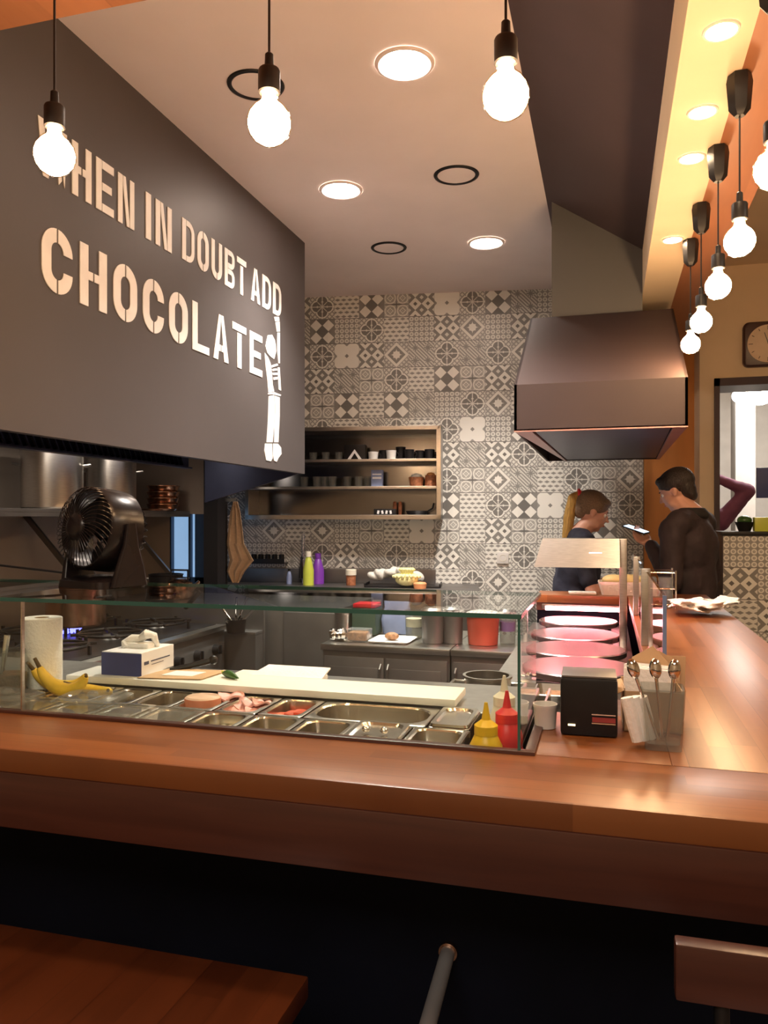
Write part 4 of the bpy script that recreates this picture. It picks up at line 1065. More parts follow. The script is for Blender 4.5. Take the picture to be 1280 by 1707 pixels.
for k in range(34):
    a = 2 * PI * k / 17; rr = .055 if k < 17 else .03
    b0 = Vector((rr * .3 * math.cos(a), rr * .3 * math.sin(a), .03)); e0_ = Vector((rr * 1.35 * math.cos(a), rr * 1.1 * math.sin(a), .095 if k >= 17 else .05))
    fg_.tube([b0, (b0 + e0_) / 2 + Vector((0, 0, .02)), e0_], [.012, .010, .008], 7)
fg_.ball((0, 0, .035), .05, (1.2, 1, .7)); fg_.move(Matrix.Diagonal((1.45, 1.2, 1.35, 1)))
o = fg_.build('yellow_mop_sponge', 'fringe', None, onback(678, .40) + Vector((0, 0, .012)), A8); tag(o, 'pale yellow fringed mop sponge in front of the white cloth', 'sponge')
t = tag(MB().lathe([(0, 0), (.045, 0), (.05, .035), (.04, .045), (0, .05)], n=24).build('orange_tub', 'orange_p', None, onback(700, .46), A8), 'small orange tub in front of the yellow sponge', 'tub')
t = thing('wall_socket', 'white power socket on the patterned tiles', 'socket', wl(*[wpt(838, 930, .0)[0], .003, 0]) + Vector((0, 0, wpt(838, 930, 0)[1])), A8)
MB().bb(-.045, .045, -.012, 0, -.045, .045, .004).build('plate', 'cup_white', t)
MB().lathe([(0, -.003), (.022, -.003), (.024, .002), (.026, .002)], n=24).move(Matrix.Translation((0, -.012, 0)) @ Matrix.Rotation(PI / 2, 4, 'X')).build('socket_hole', 'ivory', t)
s_, z_ = wpt(446, 929, .08)
t = thing('wall_rack', 'black rack of small dark jars on the wall left of the tap', 'rack', wl(s_, .08, z_ - .05), A8)
MB().bb(-.15, .15, -.05, .075, 0, .008).bb(-.15, .15, -.052, -.048, .0, .04).build('rack', 'black', t)
for k in range(5): 
    j = MB().lathe([(0, .009), (.022, .009), (.022, .07), (.018, .075), (0, .075)], (-.115 + k * .057, .01, 0), 16).build('jar', 'black', t)

# ============================================================ middle cupboards
cbx0, cbx1, cby = -1.422, -.42, 3.84
cu = thing('steel_cupboard', 'low dark steel cupboard with two panelled doors behind the boards', 'cupboard', (0, 0, 0))
xm = hz(748, 1085, .85).x
MB().bb(cbx0, xm - .004, cby, 4.5, .08, .82).build('body', 'steel_dark', cu)
MB().bb(cbx0 - .01, xm - .002, cby - .015, 4.5, .82, .85, .003).build('worktop', 'steel', cu)
cu2 = thing('steel_cupboard', 'narrow steel cupboard right of the two-door one', 'cupboard', (0, 0, 0))
MB().bb(xm + .004, cbx1, cby, 4.4, .08, .82).build('body', 'steel_dark', cu2)
MB().bb(xm + .002, cbx1 + .01, cby - .015, 4.4, .82, .85, .003).build('worktop', 'steel', cu2)
def cdoor(par, a, b, hside):
    dd = MB().bb(a, b, cby - .016, cby - .001, .12, .79, .003).build('door', 'steel_dark', par)
    MB().bb(a + .03, b - .03, cby - .022, cby - .0165, .18, .74, .003).build('raised_panel', 'steel_dark', dd)
    hx = b - .015 if hside > 0 else a + .015
    MB().tube([(hx, cby - .02, .60), (hx, cby - .045, .62), (hx, cby - .045, .74), (hx, cby - .02, .76)], .005, 8).build('handle', 'steel', dd)
mid = (cbx0 + xm) / 2
cdoor(cu, cbx0 + .01, mid - .005, 1); cdoor(cu, mid + .005, xm - .015, -1); cdoor(cu2, xm + .015, cbx1 - .01, -1)
def onc(px, y): 
    p = yv(px, 1060, y); return (p.x, y, .852)
def tub(loc, r, h, m, fill, lab, name='food_tub', lid=None):
    t = thing(name, lab, 'tub', loc)
    MB().lathe([(0, .003), (r * .85, .003), (r * .97, h), (r * 1.05, h), (r * 1.05, h - .006), (r, h - .008), (r * .9, 0), (0, 0)], n=28).build('tub', m, t)
    if fill: MB().lathe([(0, h * .7), (r * .9, h * .7), (r * .85, h * .4), (0, h * .4)], n=24).build('filling', fill, t)
    if lid: MB().lathe([(0, h + .02), (r * .8, h + .018), (r * 1.06, h + .006), (r * 1.06, h - .004)], n=28).build('lid', lid, t)
tub(onc(574, 4.20), .055, .12, 'steel', None, 'round steel tub standing behind foil and brown tubs', lid='steel')
o = MB(); random.seed(9)
for k in range(12): o.ball((random.uniform(-.04, .04), random.uniform(-.03, .03), .03 + random.uniform(-.01, .02)), .025, n=8)
tag(o.build('foil_parcel', 'chrome', None, onc(566, 3.95), ang=.1), 'crumpled foil parcel at the left end of the cupboard top', 'foil')
t = thing('cookie_box', 'clear square box of brown bites beside the foil', 'box', onc(598, 3.96))
MB().bb(-.06, .06, -.05, .05, 0, .065, .004).build('box', 'film', t)
MB().bb(-.052, .052, -.042, .042, .005, .05, .012).build('filling', 'mince', t)
t = thing('green_canister', 'dark green canister with a red lid on the cupboard', 'canister', onc(612, 4.22))
MB().bb(-.07, .07, -.07, .07, 0, .15, .01).build('canister', mat('dark_green_tin', (.04, .07, .05), .4), t); MB().bb(-.065, .065, -.065, .065, .15, .175, .008).build('lid', 'red', t)
t = thing('serving_plate', 'white square plate with a brown pastry on the cupboard', 'plate', onc(655, 4.0))
MB().loops([rrect(-.09, .09, -.09, .09, 0, .015), rrect(-.11, .11, -.11, .11, .012, .02), rrect(-.105, .105, -.105, .105, .015, .02), rrect(-.085, .085, -.085, .085, .006, .015)], True, True).build('plate', 'cup_white', t)
px_ = onc(653, 3.99); tag(MB().ball((0, 0, .02), .035, (1.1, .8, .6)).build('pastry', 'mince', None, (px_[0], px_[1], .86)), 'brown pastry on the white square plate', 'pastry')
t = thing('blue_bag', 'clear bag with blue print behind the plate', 'bag', onc(662, 4.28))
MB().loops([rrect(-.08, .08, -.03, .03, 0, .02), rrect(-.09, .09, -.045, .045, .08, .03), rrect(-.07, .07, -.02, .02, .15, .01), rrect(-.075, .075, -.006, .006, .18, .004)], True, True).build('bag', 'blue_pack', t)
tub(onc(690, 4.15), .05, .15, 'glassware', 'onion', 'clear jar with pale contents left of the dark canisters', 'glass_jar')
tub(onc(722, 4.02), .062, .165, 'steel_dark', None, 'dark steel canister, left of the canister pair', 'canister', 'steel')
tub(onc(755, 4.04), .055, .17, 'steel_dark', None, 'dark steel canister, right of the canister pair', 'canister', 'steel')
tub(onc(805, 4.05), .085, .15, 'red_liquid', None, 'large red-orange tub with white top near the glass corner', 'sauce_tub', 'cup_white')
tub(onc(846, 4.10), .045, .16, 'glassware', 'purple', 'tall clear jar with violet contents by the glass corner', 'glass_jar', 'steel')

# stainless pot and griddle deck
dk = thing('griddle_counter', 'steel service deck carrying the round griddles', 'counter', (0, 0, 0))
DZ_ = .955
MB().bb(-.375, .095, 1.96, 4.17, DZ_ - .03, DZ_, .003).build('worktop', 'steel', dk)
MB().bb(-.365, .085, 1.98, 4.16, .08, DZ_ - .03).build('body', 'steel_dark', dk)
pt = stockpot((-.31, 2.10, DZ_ + .001), .062, .125, 'steel', 'open round steel pot behind the long cutting board')
MB().lathe([(0, .06), (.057, .06), (.057, .062)], n=30).build('filling', 'dark', pt)
gl_ = ['farthest', 'third nearest', 'second nearest', 'nearest']
for (px, py), nm in zip(((960, 1035), (955, 1057), (955, 1082), (960, 1112)), gl_):
    p = hz(px, py, 1.0)
    t = thing('crepe_griddle', nm + ' round griddle plate in the row glowing pink', 'griddle', (p.x + .01, min(p.y, 3.94), DZ_ + .001), 0, 'row of round griddles')
    MB().lathe([(0, 0), (.15, 0), (.155, .006), (.155, .024), (0, .024)], n=44).build('base', 'black', t)
    MB().lathe([(0, .048), (.182, .048), (.187, .044), (.187, .028), (.183, .024), (0, .024)], n=56).build('plate', 'griddle', t)
# items between case and griddles
t = thing('black_skillet', 'black skillet behind the glass corner', 'pan', (-.20, 2.40, DZ_ + .001))
MB().lathe([(0, .004), (.075, .004), (.095, .035), (.099, .035), (.08, 0), (0, 0)], n=32).build('pan_body', 'black', t)
MB().tube([(.09, .02, .03), (.16, .06, .05), (.22, .09, .055)], [.008, .007, .009], 8).build('handle', 'steel', t)
t = thing('steel_canister', 'small lidded steel canister in front of the griddles', 'canister', (-.07, 2.24, DZ_ + .001))
MB().lathe([(0, 0), (.042, 0), (.042, .075), (.046, .077), (.046, .085), (.03, .092), (0, .094)], n=36).build('canister', 'steel', t)
MB().ball((0, 0, .10), .011).build('knob', 'chrome', t)
t = thing('food_tray', 'steel tray of orange brown food behind the side glass', 'tray', (-.075, 2.07, DZ_ + .052))
t.scale = (.9, .8, 1)
MB().loops([rrect(-.12, .10, -.09, .09, .05, .01), rrect(-.115, .095, -.085, .085, .052, .01), rrect(-.10, .08, -.07, .07, .0, .01)], cap1=True).build('tray', 'steel', t)
MB().loops([rrect(-.10, .085, -.075, .075, .02, .01), rrect(-.09, .075, -.065, .065, .038, .02)], True, True).build('filling', 'mince', t)
MB().bb(-.12, .10, -.03, .03, -.05, .0).build('riser', 'steel_dark', t)
tub((-.075, 1.70, CT - .035 + .036), .022, .045, 'cup_white', None, 'white paper cup left of the black dispenser', 'paper_cup')
bpy.data.objects['paper_cup'].location = (-.115, 1.53, CT + .001)

# heat lamp
y_h = 3.30
a0, a1 = yv(890, 945, y_h), yv(1033, 948, y_h); zt1 = yv(900, 898, y_h).z
hl = thing('heat_lamp', 'steel heat lamp bridge glowing pink over the griddles', 'heat lamp', (0, 0, 0))
zb1 = a0.z
MB().loops([[(a0.x, y_h, zb1), (a1.x, y_h, zb1), (a1.x, y_h + .22, zb1), (a0.x, y_h + .22, zb1)], [(a0.x + .03, y_h + .06, zt1), (a1.x, y_h + .06, zt1), (a1.x, y_h + .18, zt1), (a0.x + .03, y_h + .18, zt1)]], False, True).build('shade', 'steel', hl, smooth=False)
MB().lathe([(0, zb1 - .004), (.045, zb1 - .002), (.05, zb1 + .01), (0, zb1 + .02)], (a0.x + .075, y_h + .10, 0), 24).build('lamp', 'heat_hot', hl)
MB().lathe([(0, zb1 - .004), (.045, zb1 - .002), (.05, zb1 + .01), (0, zb1 + .02)], (a1.x - .10, y_h + .10, 0), 24).build('lamp', 'heat_hot', hl)
MB().bb(a0.x + .02, a1.x - .02, y_h + .02, y_h + .20, zb1 + .012, zb1 + .014).build('glow_tube_plate', 'heat', hl)
MB().bb(a1.x, a1.x + .03, y_h + .09, y_h + .13, DZ_, zt1, .003).build('post', 'steel', hl)
MB().bb(a0.x + .09, a0.x + .14, y_h + .057, y_h + .059, zt1 - .03, zt1 - .026).bb(a1.x - .12, a1.x - .07, y_h + .03, y_h + .032, zt1 - .06, zt1 - .056).build('vent_slot', 'heat', hl)
# glowing strip added as the heat lamp's reflection in the far griddle
hs = thing('lamp_reflection_strip', 'bright pink-white strip standing for the lamp reflection at the far griddle', 'reflection strip', (0, 0, 0))
MB().bb(-.33, .08, 4.145, 4.17, 1.030, 1.055, .004).build('housing', 'steel', hs)
MB().cone((-.31, 4.138, 1.036), (.06, 4.138, 1.036), .010, n=16).build('reflection_tube', 'heat_hot', hs)
# wire rack with cups beside it on the far bar
rk = thing('wire_rack', 'chrome wire rack with stacked glasses on the bar by the woman', 'rack', (.215, 3.75, CT + .001))
r_ = MB()
for z in (.02, .09, .16):
    r_.tube([(-.07, -.10, z), (.07, -.10, z), (.07, .10, z), (-.07, .10, z), (-.07, -.10, z)], .003, 6)
for x, y in ((-.07, -.10), (.07, -.10), (.07, .10), (-.07, .10)): r_.cone((x, y, 0), (x, y, .17), .004, n=8)
r_.build('rack_frame', 'chrome', rk)
for i, (dx, dy) in enumerate(((-.035, -.06), (.035, -.06), (-.035, .02), (.035, .02))):
    tag(tumbler(.03, .13).build('drinking_glass', 'glassware', None, (.215 + dx, 3.75 + dy, CT + .004)), ['front left', 'front right', 'back left', 'back right'][i] + ' tall clear glass in the chrome wire rack', 'glass', 'glasses in the wire rack')
# crockery/bread pile near woman
t = thing('food_basket', 'pale basket of yellow snacks in front of the woman', 'basket', (.06, 4.30, CT + .001))
MB().loops([rrect(-.09, .09, -.06, .06, 0, .02), rrect(-.11, .11, -.075, .075, .07, .02), rrect(-.105, .105, -.07, .07, .07, .02), rrect(-.085, .085, -.055, .055, .01, .02)], True, True).build('basket', 'cloth_white', t)
MB().ball((-.03, 0, .075), .05, (1.2, 1, .6)).ball((.04, .01, .075), .045, (1.2, 1, .7)).build('filling', 'cheese', t)
tag(MB().bb(-.08, .06, -.04, .04, 0, .012, .004).build('folded_napkin', 'cloth_white', None, (-.12, 4.28, CT + .001), .1), 'flat pale napkin on the wooden cross bar', 'napkin')

# black napkin dispenser
p = hz(982, 1226, CT)
dsp = thing('napkin_dispenser', 'black box-shaped dispenser on the bar top', 'dispenser', (-.034, 1.515, CT + .001), .02)
hh_ = .105; wd = .051
MB().box((0, .02, hh_ / 2), (wd * 2, .10, hh_), .006).build('casing', 'black', dsp)
MB().bb(.005, wd - .004, -.0325, -.0305, .040, .042).bb(.005, wd - .004, -.0325, -.0305, .024, .026).build('slot_rim', 'chrome', dsp)
MB().bb(.006, wd - .004, -.0320, -.0305, .027, .036).build('red_slot', mat('dull_red', (.30, .04, .04), .4), dsp)
MB().bb(-.037, -.024, -.0325, -.0305, .018, .021).build('lit_led', mat('warm_led', (.9, .7, .4), .4, emis=(1, .75, .4), es=1.5), dsp)
MB().bb(-wd * .97, wd * .97, -.025, .065, hh_, hh_ + .004, .001).build('lid', 'steel_dark', dsp)
# kraft box with napkins
kb = thing('kraft_box', 'open kraft cardboard box beside the dispenser', 'box', (.075, 1.59, CT + .001), .05)
MB().bb(-.048, .056, -.045, -.043, 0, .075).bb(-.048, .056, .043, .045, 0, .085).bb(-.048, -.046, -.045, .045, 0, .08).bb(.054, .056, -.045, .045, 0, .08).bb(-.048, .056, -.045, .045, 0, .002).build('carton', 'kraft', kb, smooth=False)
MB().prism([(-.048, -.045, .075), (-.048, .045, .08), (-.075, .04, .072), (-.07, -.04, .062)], (0, 0, .001)).build('flap', 'kraft', kb, smooth=False)
random.seed(3)
for k in range(8):
    mb = MB().box((0, 0, .055), (.085, .004, .11), .001)
    o = mb.build('paper_napkin', 'paper', None, (.072 + .004 * math.sin(k * 2), 1.565 + .008 * k, CT + .004)); o.rotation_euler = (random.uniform(-.1, .1), random.uniform(-.12, .12), random.uniform(-.1, .1))
    tag(o, ['frontmost', 'second', 'third', 'fourth', 'fifth', 'sixth', 'seventh', 'rearmost'][k] + ' white paper napkin, counted from the front, standing in the kraft box', 'napkin', 'napkins in the kraft box')
for k in range(3):
    mb = MB().prism([(-.045, 0, 0), (.045, 0, 0), (.05, 0, .10 + .012 * k), (.01, 0, .145 - .01 * k), (-.03, 0, .12)], (0, .002, 0))
    shn = ['front', 'middle', 'rear'][k]; o = mb.build('kraft_sheet', 'kraft', None, (.075 + .012 * k, 1.628 + .006 * k, CT + .004)); o.rotation_euler = (-.06, 0, .1 * k - .1)
    tag(o, shn + ' one of three brown paper sheets sticking up behind the white napkins', 'paper', 'brown sheets in the kraft box')
# cutlery glass
cgp = (.092, 1.455, CT + .001)
cg = thing('cutlery_glass', 'clear square glass holding spoons at the bar corner', 'glass', cgp, .0)
def RR(w_, z): return rrect(-w_, w_, -w_, w_, z, .008)
MB().loops([RR(.030, 0), RR(.036, .105), RR(.034, .105), RR(.027, .010)], True, True).build('glass_body', 'glassware', cg)
def spoon(k, lean, rz):
    t = thing('spoon', ['left', 'middle', 'right'][k] + ' metal spoon of three, bowl upward in the cutlery glass', 'spoon', (cgp[0] - .008 + .008 * k, cgp[1] - .004 + .004 * k, CT + .014), rz)
    MB().tube([(0, 0, 0), (lean * .04, 0, .05), (lean * .085, 0, .105)], [.003, .0022, .003], 8).build('handle', 'chrome', t)
    bw = MB().loops([[((rr * .0105) * math.cos(2 * PI * q / 16), dep, rr * .018 * math.sin(2 * PI * q / 16)) for q in range(16)] for rr, dep in ((1, 0), (.8, -.004), (.4, -.006), (.05, -.0065), (.4, -.0052), (.8, -.0030), (1, .0006))], False, False)
    bw.move(Matrix.Translation((lean * .098, 0, .122)) @ Matrix.Rotation(lean * .7, 4, 'Y')); bw.build('bowl', 'chrome', t)
spoon(0, -.42, .1); spoon(1, -.12, -.05); spoon(2, .12, .0)
for k in range(3):
    o = MB().tube([(0, 0, 0), (-.008, 0, .035), (-.018, .002, .075)], [.010, .012, .011], 10).build('rolled_napkin', 'paper', None, (.050 + .011 * k, 1.44 + .012 * k, CT + .011), k * .3)
    tag(o, ['white rolled napkin nearest the viewer leaning at the cutlery glass', 'white rolled napkin between two others by the cutlery glass', 'white rolled napkin closest to the cutlery glass'][k], 'napkin', 'rolled napkins at the cutlery glass')
# crumpled napkins on the far bar
npl = MB(); random.seed(21)
for k in range(16):
    npl.box((random.uniform(-.09, .09), random.uniform(-.09, .09), .02 + random.uniform(0, .03)), (.12, .09, .006), .002, rot=(random.uniform(-.3, .3), random.uniform(-.3, .3), random.uniform(0, 3)))
o = npl.build('napkin_pile', 'paper', None, (.375, 3.50, CT + .006), ang=.3); tag(o, 'loose crumpled heap of white napkins on the bar before the man', 'napkins')
o.modifiers.new('r', 'REMESH').mode = 'VOXEL'; o.modifiers['r'].voxel_size = .006

# ============================================================ foreground furniture
tb_ = thing('low_table', 'dark reddish wooden table top in the bottom left corner', 'table', (0, 0, 0))
MB().bb(-1.75, -.44, .35, 1.125, .765, .80, .004).build('tabletop', 'table_wood', tb_)
for x, y in ((-1.68, .42), (-.52, .42), (-1.68, 1.05), (-.52, 1.05)): MB().bb(x - .025, x + .025, y - .025, y + .025, 0, .765, .003).build('leg', 'black', tb_)
st = thing('bar_stool', 'wooden-backed bar stool at the bottom right corner', 'bar stool', (.28, .78, 0))
q = yv(1125, 1570, 1.0)
MB().bb(q.x - .28, q.x + .14, .215, .24, .925, .993, .004).build('backrest', 'apron_wood', st)
MB().bb(-.19, .19, -.17, .2, .70, .735, .008).build('seat', 'table_wood', st)
for x, y in ((-.17, -.15), (.17, -.15), (-.17, .18), (.17, .18)): MB().cone((x * 1.15, y * 1.15, 0), (x, y, .70), .012, n=12).build('leg', 'black', st)
for x in (-.15, .15): MB().cone((x, .19, .72), (x, .23, .93), .009, n=12).build('back_post', 'black', st)
MB().tube([(-.18, -.16, .25), (.18, -.16, .25), (.18, .19, .25), (-.18, .19, .25), (-.18, -.16, .25)], .007, 8).build('footrest', 'black', st)
rd = thing('bar_rail_arm', 'slim chrome arm projecting from the dark bar front', 'rail', (-.262, 1.324, .760))
MB().cone((0, -.008, 0), (.02, -.55, -.02), .0125, n=20).build('tube', 'satin', rd)
MB().cone((0, 0, 0), (0, -.008, 0), .016, n=24).build('wall_flange', 'copper', rd)

# ============================================================ right side
p1, p2 = yv(1237, 540, CW), yv(1237, 614, CW); hcl = p1.z - p2.z
ck_ = thing('wall_clock', 'square dark clock with a round cream face on the cream wall', 'clock', (p1.x + hcl / 2, CW - .001, (p1.z + p2.z) / 2))
h2 = hcl / 2
MB().loops([[(x, -0.0, z) for x, z, _ in [(a, b, 0) for a, b, _ in rrect(-h2, h2, -h2, h2, 0, .04)]], [(a, -.035, b) for a, b, _ in rrect(-h2, h2, -h2, h2, 0, .04)], [(a, -.045, b) for a, b, _ in rrect(-h2 + .012, h2 - .012, -h2 + .012, h2 - .012, 0, .035)]], True, True).build('frame', 'clock_frame', ck_)
RX = Matrix.Rotation(PI / 2, 4, 'X')
MB().lathe([(0, 0), (h2 * .82, 0), (h2 * .84, .004)], n=48).move(Matrix.Translation((0, -.046, 0)) @ RX).build('dial', 'clock_face', ck_)
mk = MB()
for k in range(12):
    a = k * PI / 6; mk.box((h2 * .7 * math.sin(a), -.051, h2 * .7 * math.cos(a)), (.004, .002, .018 if k % 3 else .028), rot=(0, a, 0))
mk.build('hour_mark', 'clock_frame', ck_)
MB().box((.02, -.053, .018), (.006, .002, .06), rot=(0, .8, 0)).build('hour_hand', 'ink', ck_)
MB().box((-.01, -.054, .035), (.004, .002, .085), rot=(0, -.3, 0)).build('minute_hand', 'ink', ck_)
# patterned counter in front of doorway
pc = thing('tiled_service_counter', 'service counter clad in grey patterned tiles beyond the man', 'counter', (0, 0, 0))
py_ = 5.35; a_ = yv(1205, 900, py_); zt2 = yv(1240, 893, py_).z
bm = bmesh.new(); uvl = bm.loops.layers.uv.new('tile'); at_ = bm.faces.layers.float.new('pid'); random.seed(5)
for i in range(5):
    for j in range(8):
        xx = a_.x + i * T; z1 = zt2 - j * T; z0_ = z1 - T
        if z1 <= .05: continue
        vs = [bm.verts.new(v) for v in ((xx, py_, max(0, z0_)), (xx + T, py_, max(0, z0_)), (xx + T, py_, z1), (xx, py_, z1))]
        f = bm.faces.new(vs); f[at_] = float(PIDS.index('R' if j == 0 else random.choice('QRIHSR')))
        for lp, uvv in zip(f.loops, ((0, 0), (1, 0), (1, 1), (0, 1))): lp[uvl].uv = uvv
me = bpy.data.meshes.new('tile_cladding'); bm.to_mesh(me); bm.free(); me.materials.append(M['tiles'])
o = bpy.data.objects.new('tile_cladding', me); COL.objects.link(o); o.parent = pc
MB().bb(a_.x, a_.x + 1.0, py_ + .003, py_ + .35, 0, zt2).build('body', 'black', pc)
MB().bb(a_.x - .01, a_.x + 1.01, py_ - .012, py_ + .36, zt2, zt2 + .025, .003).build('worktop', 'black', pc)
mo = yv(1282, 895, py_ + .15)
t = thing('computer_monitor', 'dark monitor on the tiled service counter', 'monitor', (mo.x + .12, py_ + .18, zt2 + .026))
zm0, zm1 = yv(1262, 825, py_ + .18).z - zt2 - .026, yv(1262, 790, py_ + .18).z - zt2 - .026
MB().bb(-.19, .19, -.012, .012, zm0 - .02, zm1 + .04, .004).build('screen_housing', 'boxblue', t)
MB().bb(-.02, .02, -.01, .01, 0, zm0).bb(-.09, .09, -.06, .06, 0, .01, .003).build('stand', 'black', t)
q = yv(1240, 860, py_ + .1)
t = thing('dark_bowl', 'dark bowl with yellow flowers on the tiled service counter', 'bowl', (q.x, py_ + .08, zt2 + .026))
MB().lathe([(0, .004), (.03, .004), (.055, .06), (.058, .06), (.035, 0), (0, 0)], n=24).build('bowl', 'black', t)
MB().ball((.0, 0, .07), .045, (1, 1, .7)).build('filling', 'pepper', t)
q = yv(1268, 862, py_ + .05)
tag(MB().bb(-.07, .09, -.04, .04, 0, .09, .006).build('green_box', 'lime', None, (q.x + .03, py_ + .06, zt2 + .026)), 'yellow-green box beside the dark bowl on the service counter', 'box')
# globe lamps in next room
for k, (px, py) in enumerate(((1240, 660), (1266, 662))):
    q = yv(px, py, 7.3 - .3 * k)
    t = thing('globe_lamp', ['left', 'right'][k] + ' white glowing globe lamp seen through the doorway', 'lamp', q)
    MB().ball((0, 0, 0), .085, (1.15, 1.15, .75)).build('globe', 'room_lamp', t)
    MB().cone((0, 0, .05), (0, 0, CEIL - q.z), .008, n=8).build('rod', 'black', t)

# ============================================================ PEOPLE
def limb(mb, pts, rs, n=14):
    for i in range(len(pts) - 1):
        mb.cone(pts[i], pts[i + 1], rs[i], rs[i + 1], n, True)
    for p, r in zip(pts, rs): mb.ball(p, r, n=n)
    return mb
def fuse(mb, name, m, parent, vox=.011, it=8, disp=0):
    for f in mb.bm.faces: f.smooth = True
    me = bpy.data.meshes.new('tmp'); mb.bm.to_mesh(me); mb.bm.free()
    o = bpy.data.objects.new('tmp', me); COL.objects.link(o)
    md = o.modifiers.new('r', 'REMESH'); md.mode = 'VOXEL'; md.voxel_size = vox
    if it: s = o.modifiers.new('s', 'SMOOTH'); s.iterations = it; s.factor = .5
    if disp:
        tx = bpy.data.textures.new('wr', 'CLOUDS'); tx.noise_scale = .09
        d_ = o.modifiers.new('d', 'DISPLACE'); d_.texture = tx; d_.strength = disp; d_.mid_level = .5
    dg = bpy.context.evaluated_depsgraph_get(); dg.update()
    m2 = bpy.data.meshes.new_from_object(o.evaluated_get(dg))
    bpy.data.objects.remove(o)
    for p in m2.polygons: p.use_smooth = True
    m2.materials.clear(); m2.materials.append(M[m]); m2.name = name
    r = bpy.data.objects.new(name, m2); COL.objects.link(r); r.parent = parent
    return r
def headshapes(mb, H, pitch, female=False, turn=0):
    """head facing +y, centre H ; returns matrix"""
    Mx = Matrix.Translation(H) @ Matrix.Rotation(turn, 4, 'Z') @ Matrix.Rotation(-pitch, 4, 'X')
    def S(c, r, sc, rot=None):
        t = bmesh.new(); bmesh.ops.create_uvsphere(t, u_segments=20, v_segments=14, radius=r)
        R = Euler(rot).to_matrix().to_4x4() if rot else Matrix()
        mb._merge(t, Mx @ Matrix.Translation(c) @ R @ Matrix.Diagonal((*sc, 1)), None)
    k = .96 if female else 1.0
    S((0, -.012, .03), .09 * k, (.88, 1.08, .95))           # cranium
    S((0, .030, -.022), .066 * k, (.86, .88, 1.15))         # face
    S((0, .052, -.083), .026 * k, (1.15, .9, .8))           # chin
    S((-.036, .032, -.062), .028, (.8, 1.2, .9)); S((.036, .032, -.062), .028, (.8, 1.2, .9))   # jaw
    S((-.034, .062, -.018), .018, (1, .7, .8)); S((.034, .062, -.018), .018, (1, .7, .8))       # cheeks
    S((0, .074, .026), .03, (1.3, .4, .35))                 # brow
    S((0, .092, -.006), .010, (.8, .9, 2.1), (.35, 0, 0)); S((0, .100, -.022), .0125, (1.1, .95, .75))  # nose
    S((0, .083, -.050), .016, (1.25, .45, .32)); S((0, .081, -.059), .015, (1.1, .45, .35))     # lips
    for sx_ in (-1, 1):
        S((sx_ * .080 * k, .000, -.008), .022, (.32, .75, 1.25)); S((sx_ * .083 * k, -.008, -.002), .016, (.4, .8, 1.4))  # ear
    return Mx
def facebits(par, Mx):
    for sx_ in (-1, 1):
        MB().ball((0, 0, 0), .0115, n=14).move(Mx @ Matrix.Translation((sx_ * .031, .069, .004))).build('eye', 'eye', par)
        MB().ball((0, 0, 0), .006, (1, .5, 1), n=12).move(Mx @ Matrix.Translation((sx_ * .031, .0785, .003))).build('iris', 'iris', par)
        MB().box((0, 0, 0), (.034, .008, .006), .002, rot=(0, sx_ * .12, 0)).move(Mx @ Matrix.Translation((sx_ * .031, .080, .026))).build('eyebrow', 'hair_dark', par)
    MB().ball((0, 0, 0), .02, (1.1, .3, .3), n=14).move(Mx @ Matrix.Translation((0, .0875, -.0535))).build('lips', 'lips', par)
def hand(mb, W, fwd, side, nrm, curl=.6, s=1.0):
    """W wrist, fwd along the palm, side towards the thumb, nrm out of the palm"""
    W, fwd, side, nrm = Vector(W), Vector(fwd).normalized(), Vector(side).normalized(), Vector(nrm).normalized()
    limb(mb, [W, W + fwd * .03 * s], [.022 * s, .024 * s])
    for k in range(4):
        off = side * (.027 - .018 * k) * s; b0 = W + off * .6 + fwd * .015 * s; kn = W + off + fwd * .085 * s
        limb(mb, [b0, kn], [.014 * s, .0105 * s], 10)
        L = (.042, .047, .043, .034)[k] * s
        d1 = (fwd * math.cos(curl) + nrm * math.sin(curl)); d2 = (fwd * math.cos(curl * 2.1) + nrm * math.sin(curl * 2.1))
        j = kn + d1 * L; limb(mb, [kn, j, j + d2 * L * .8], [.0098 * s, .0085 * s, .007 * s], 10)
    tb0 = W + side * .018 * s + fwd * .025 * s; j = tb0 + (side * .75 + fwd * .6 + nrm * .3).normalized() * .042 * s
    limb(mb, [tb0, j, j + (fwd * .8 + nrm * .5 + side * .1).normalized() * .032 * s], [.014 * s, .011 * s, .008 * s], 10)

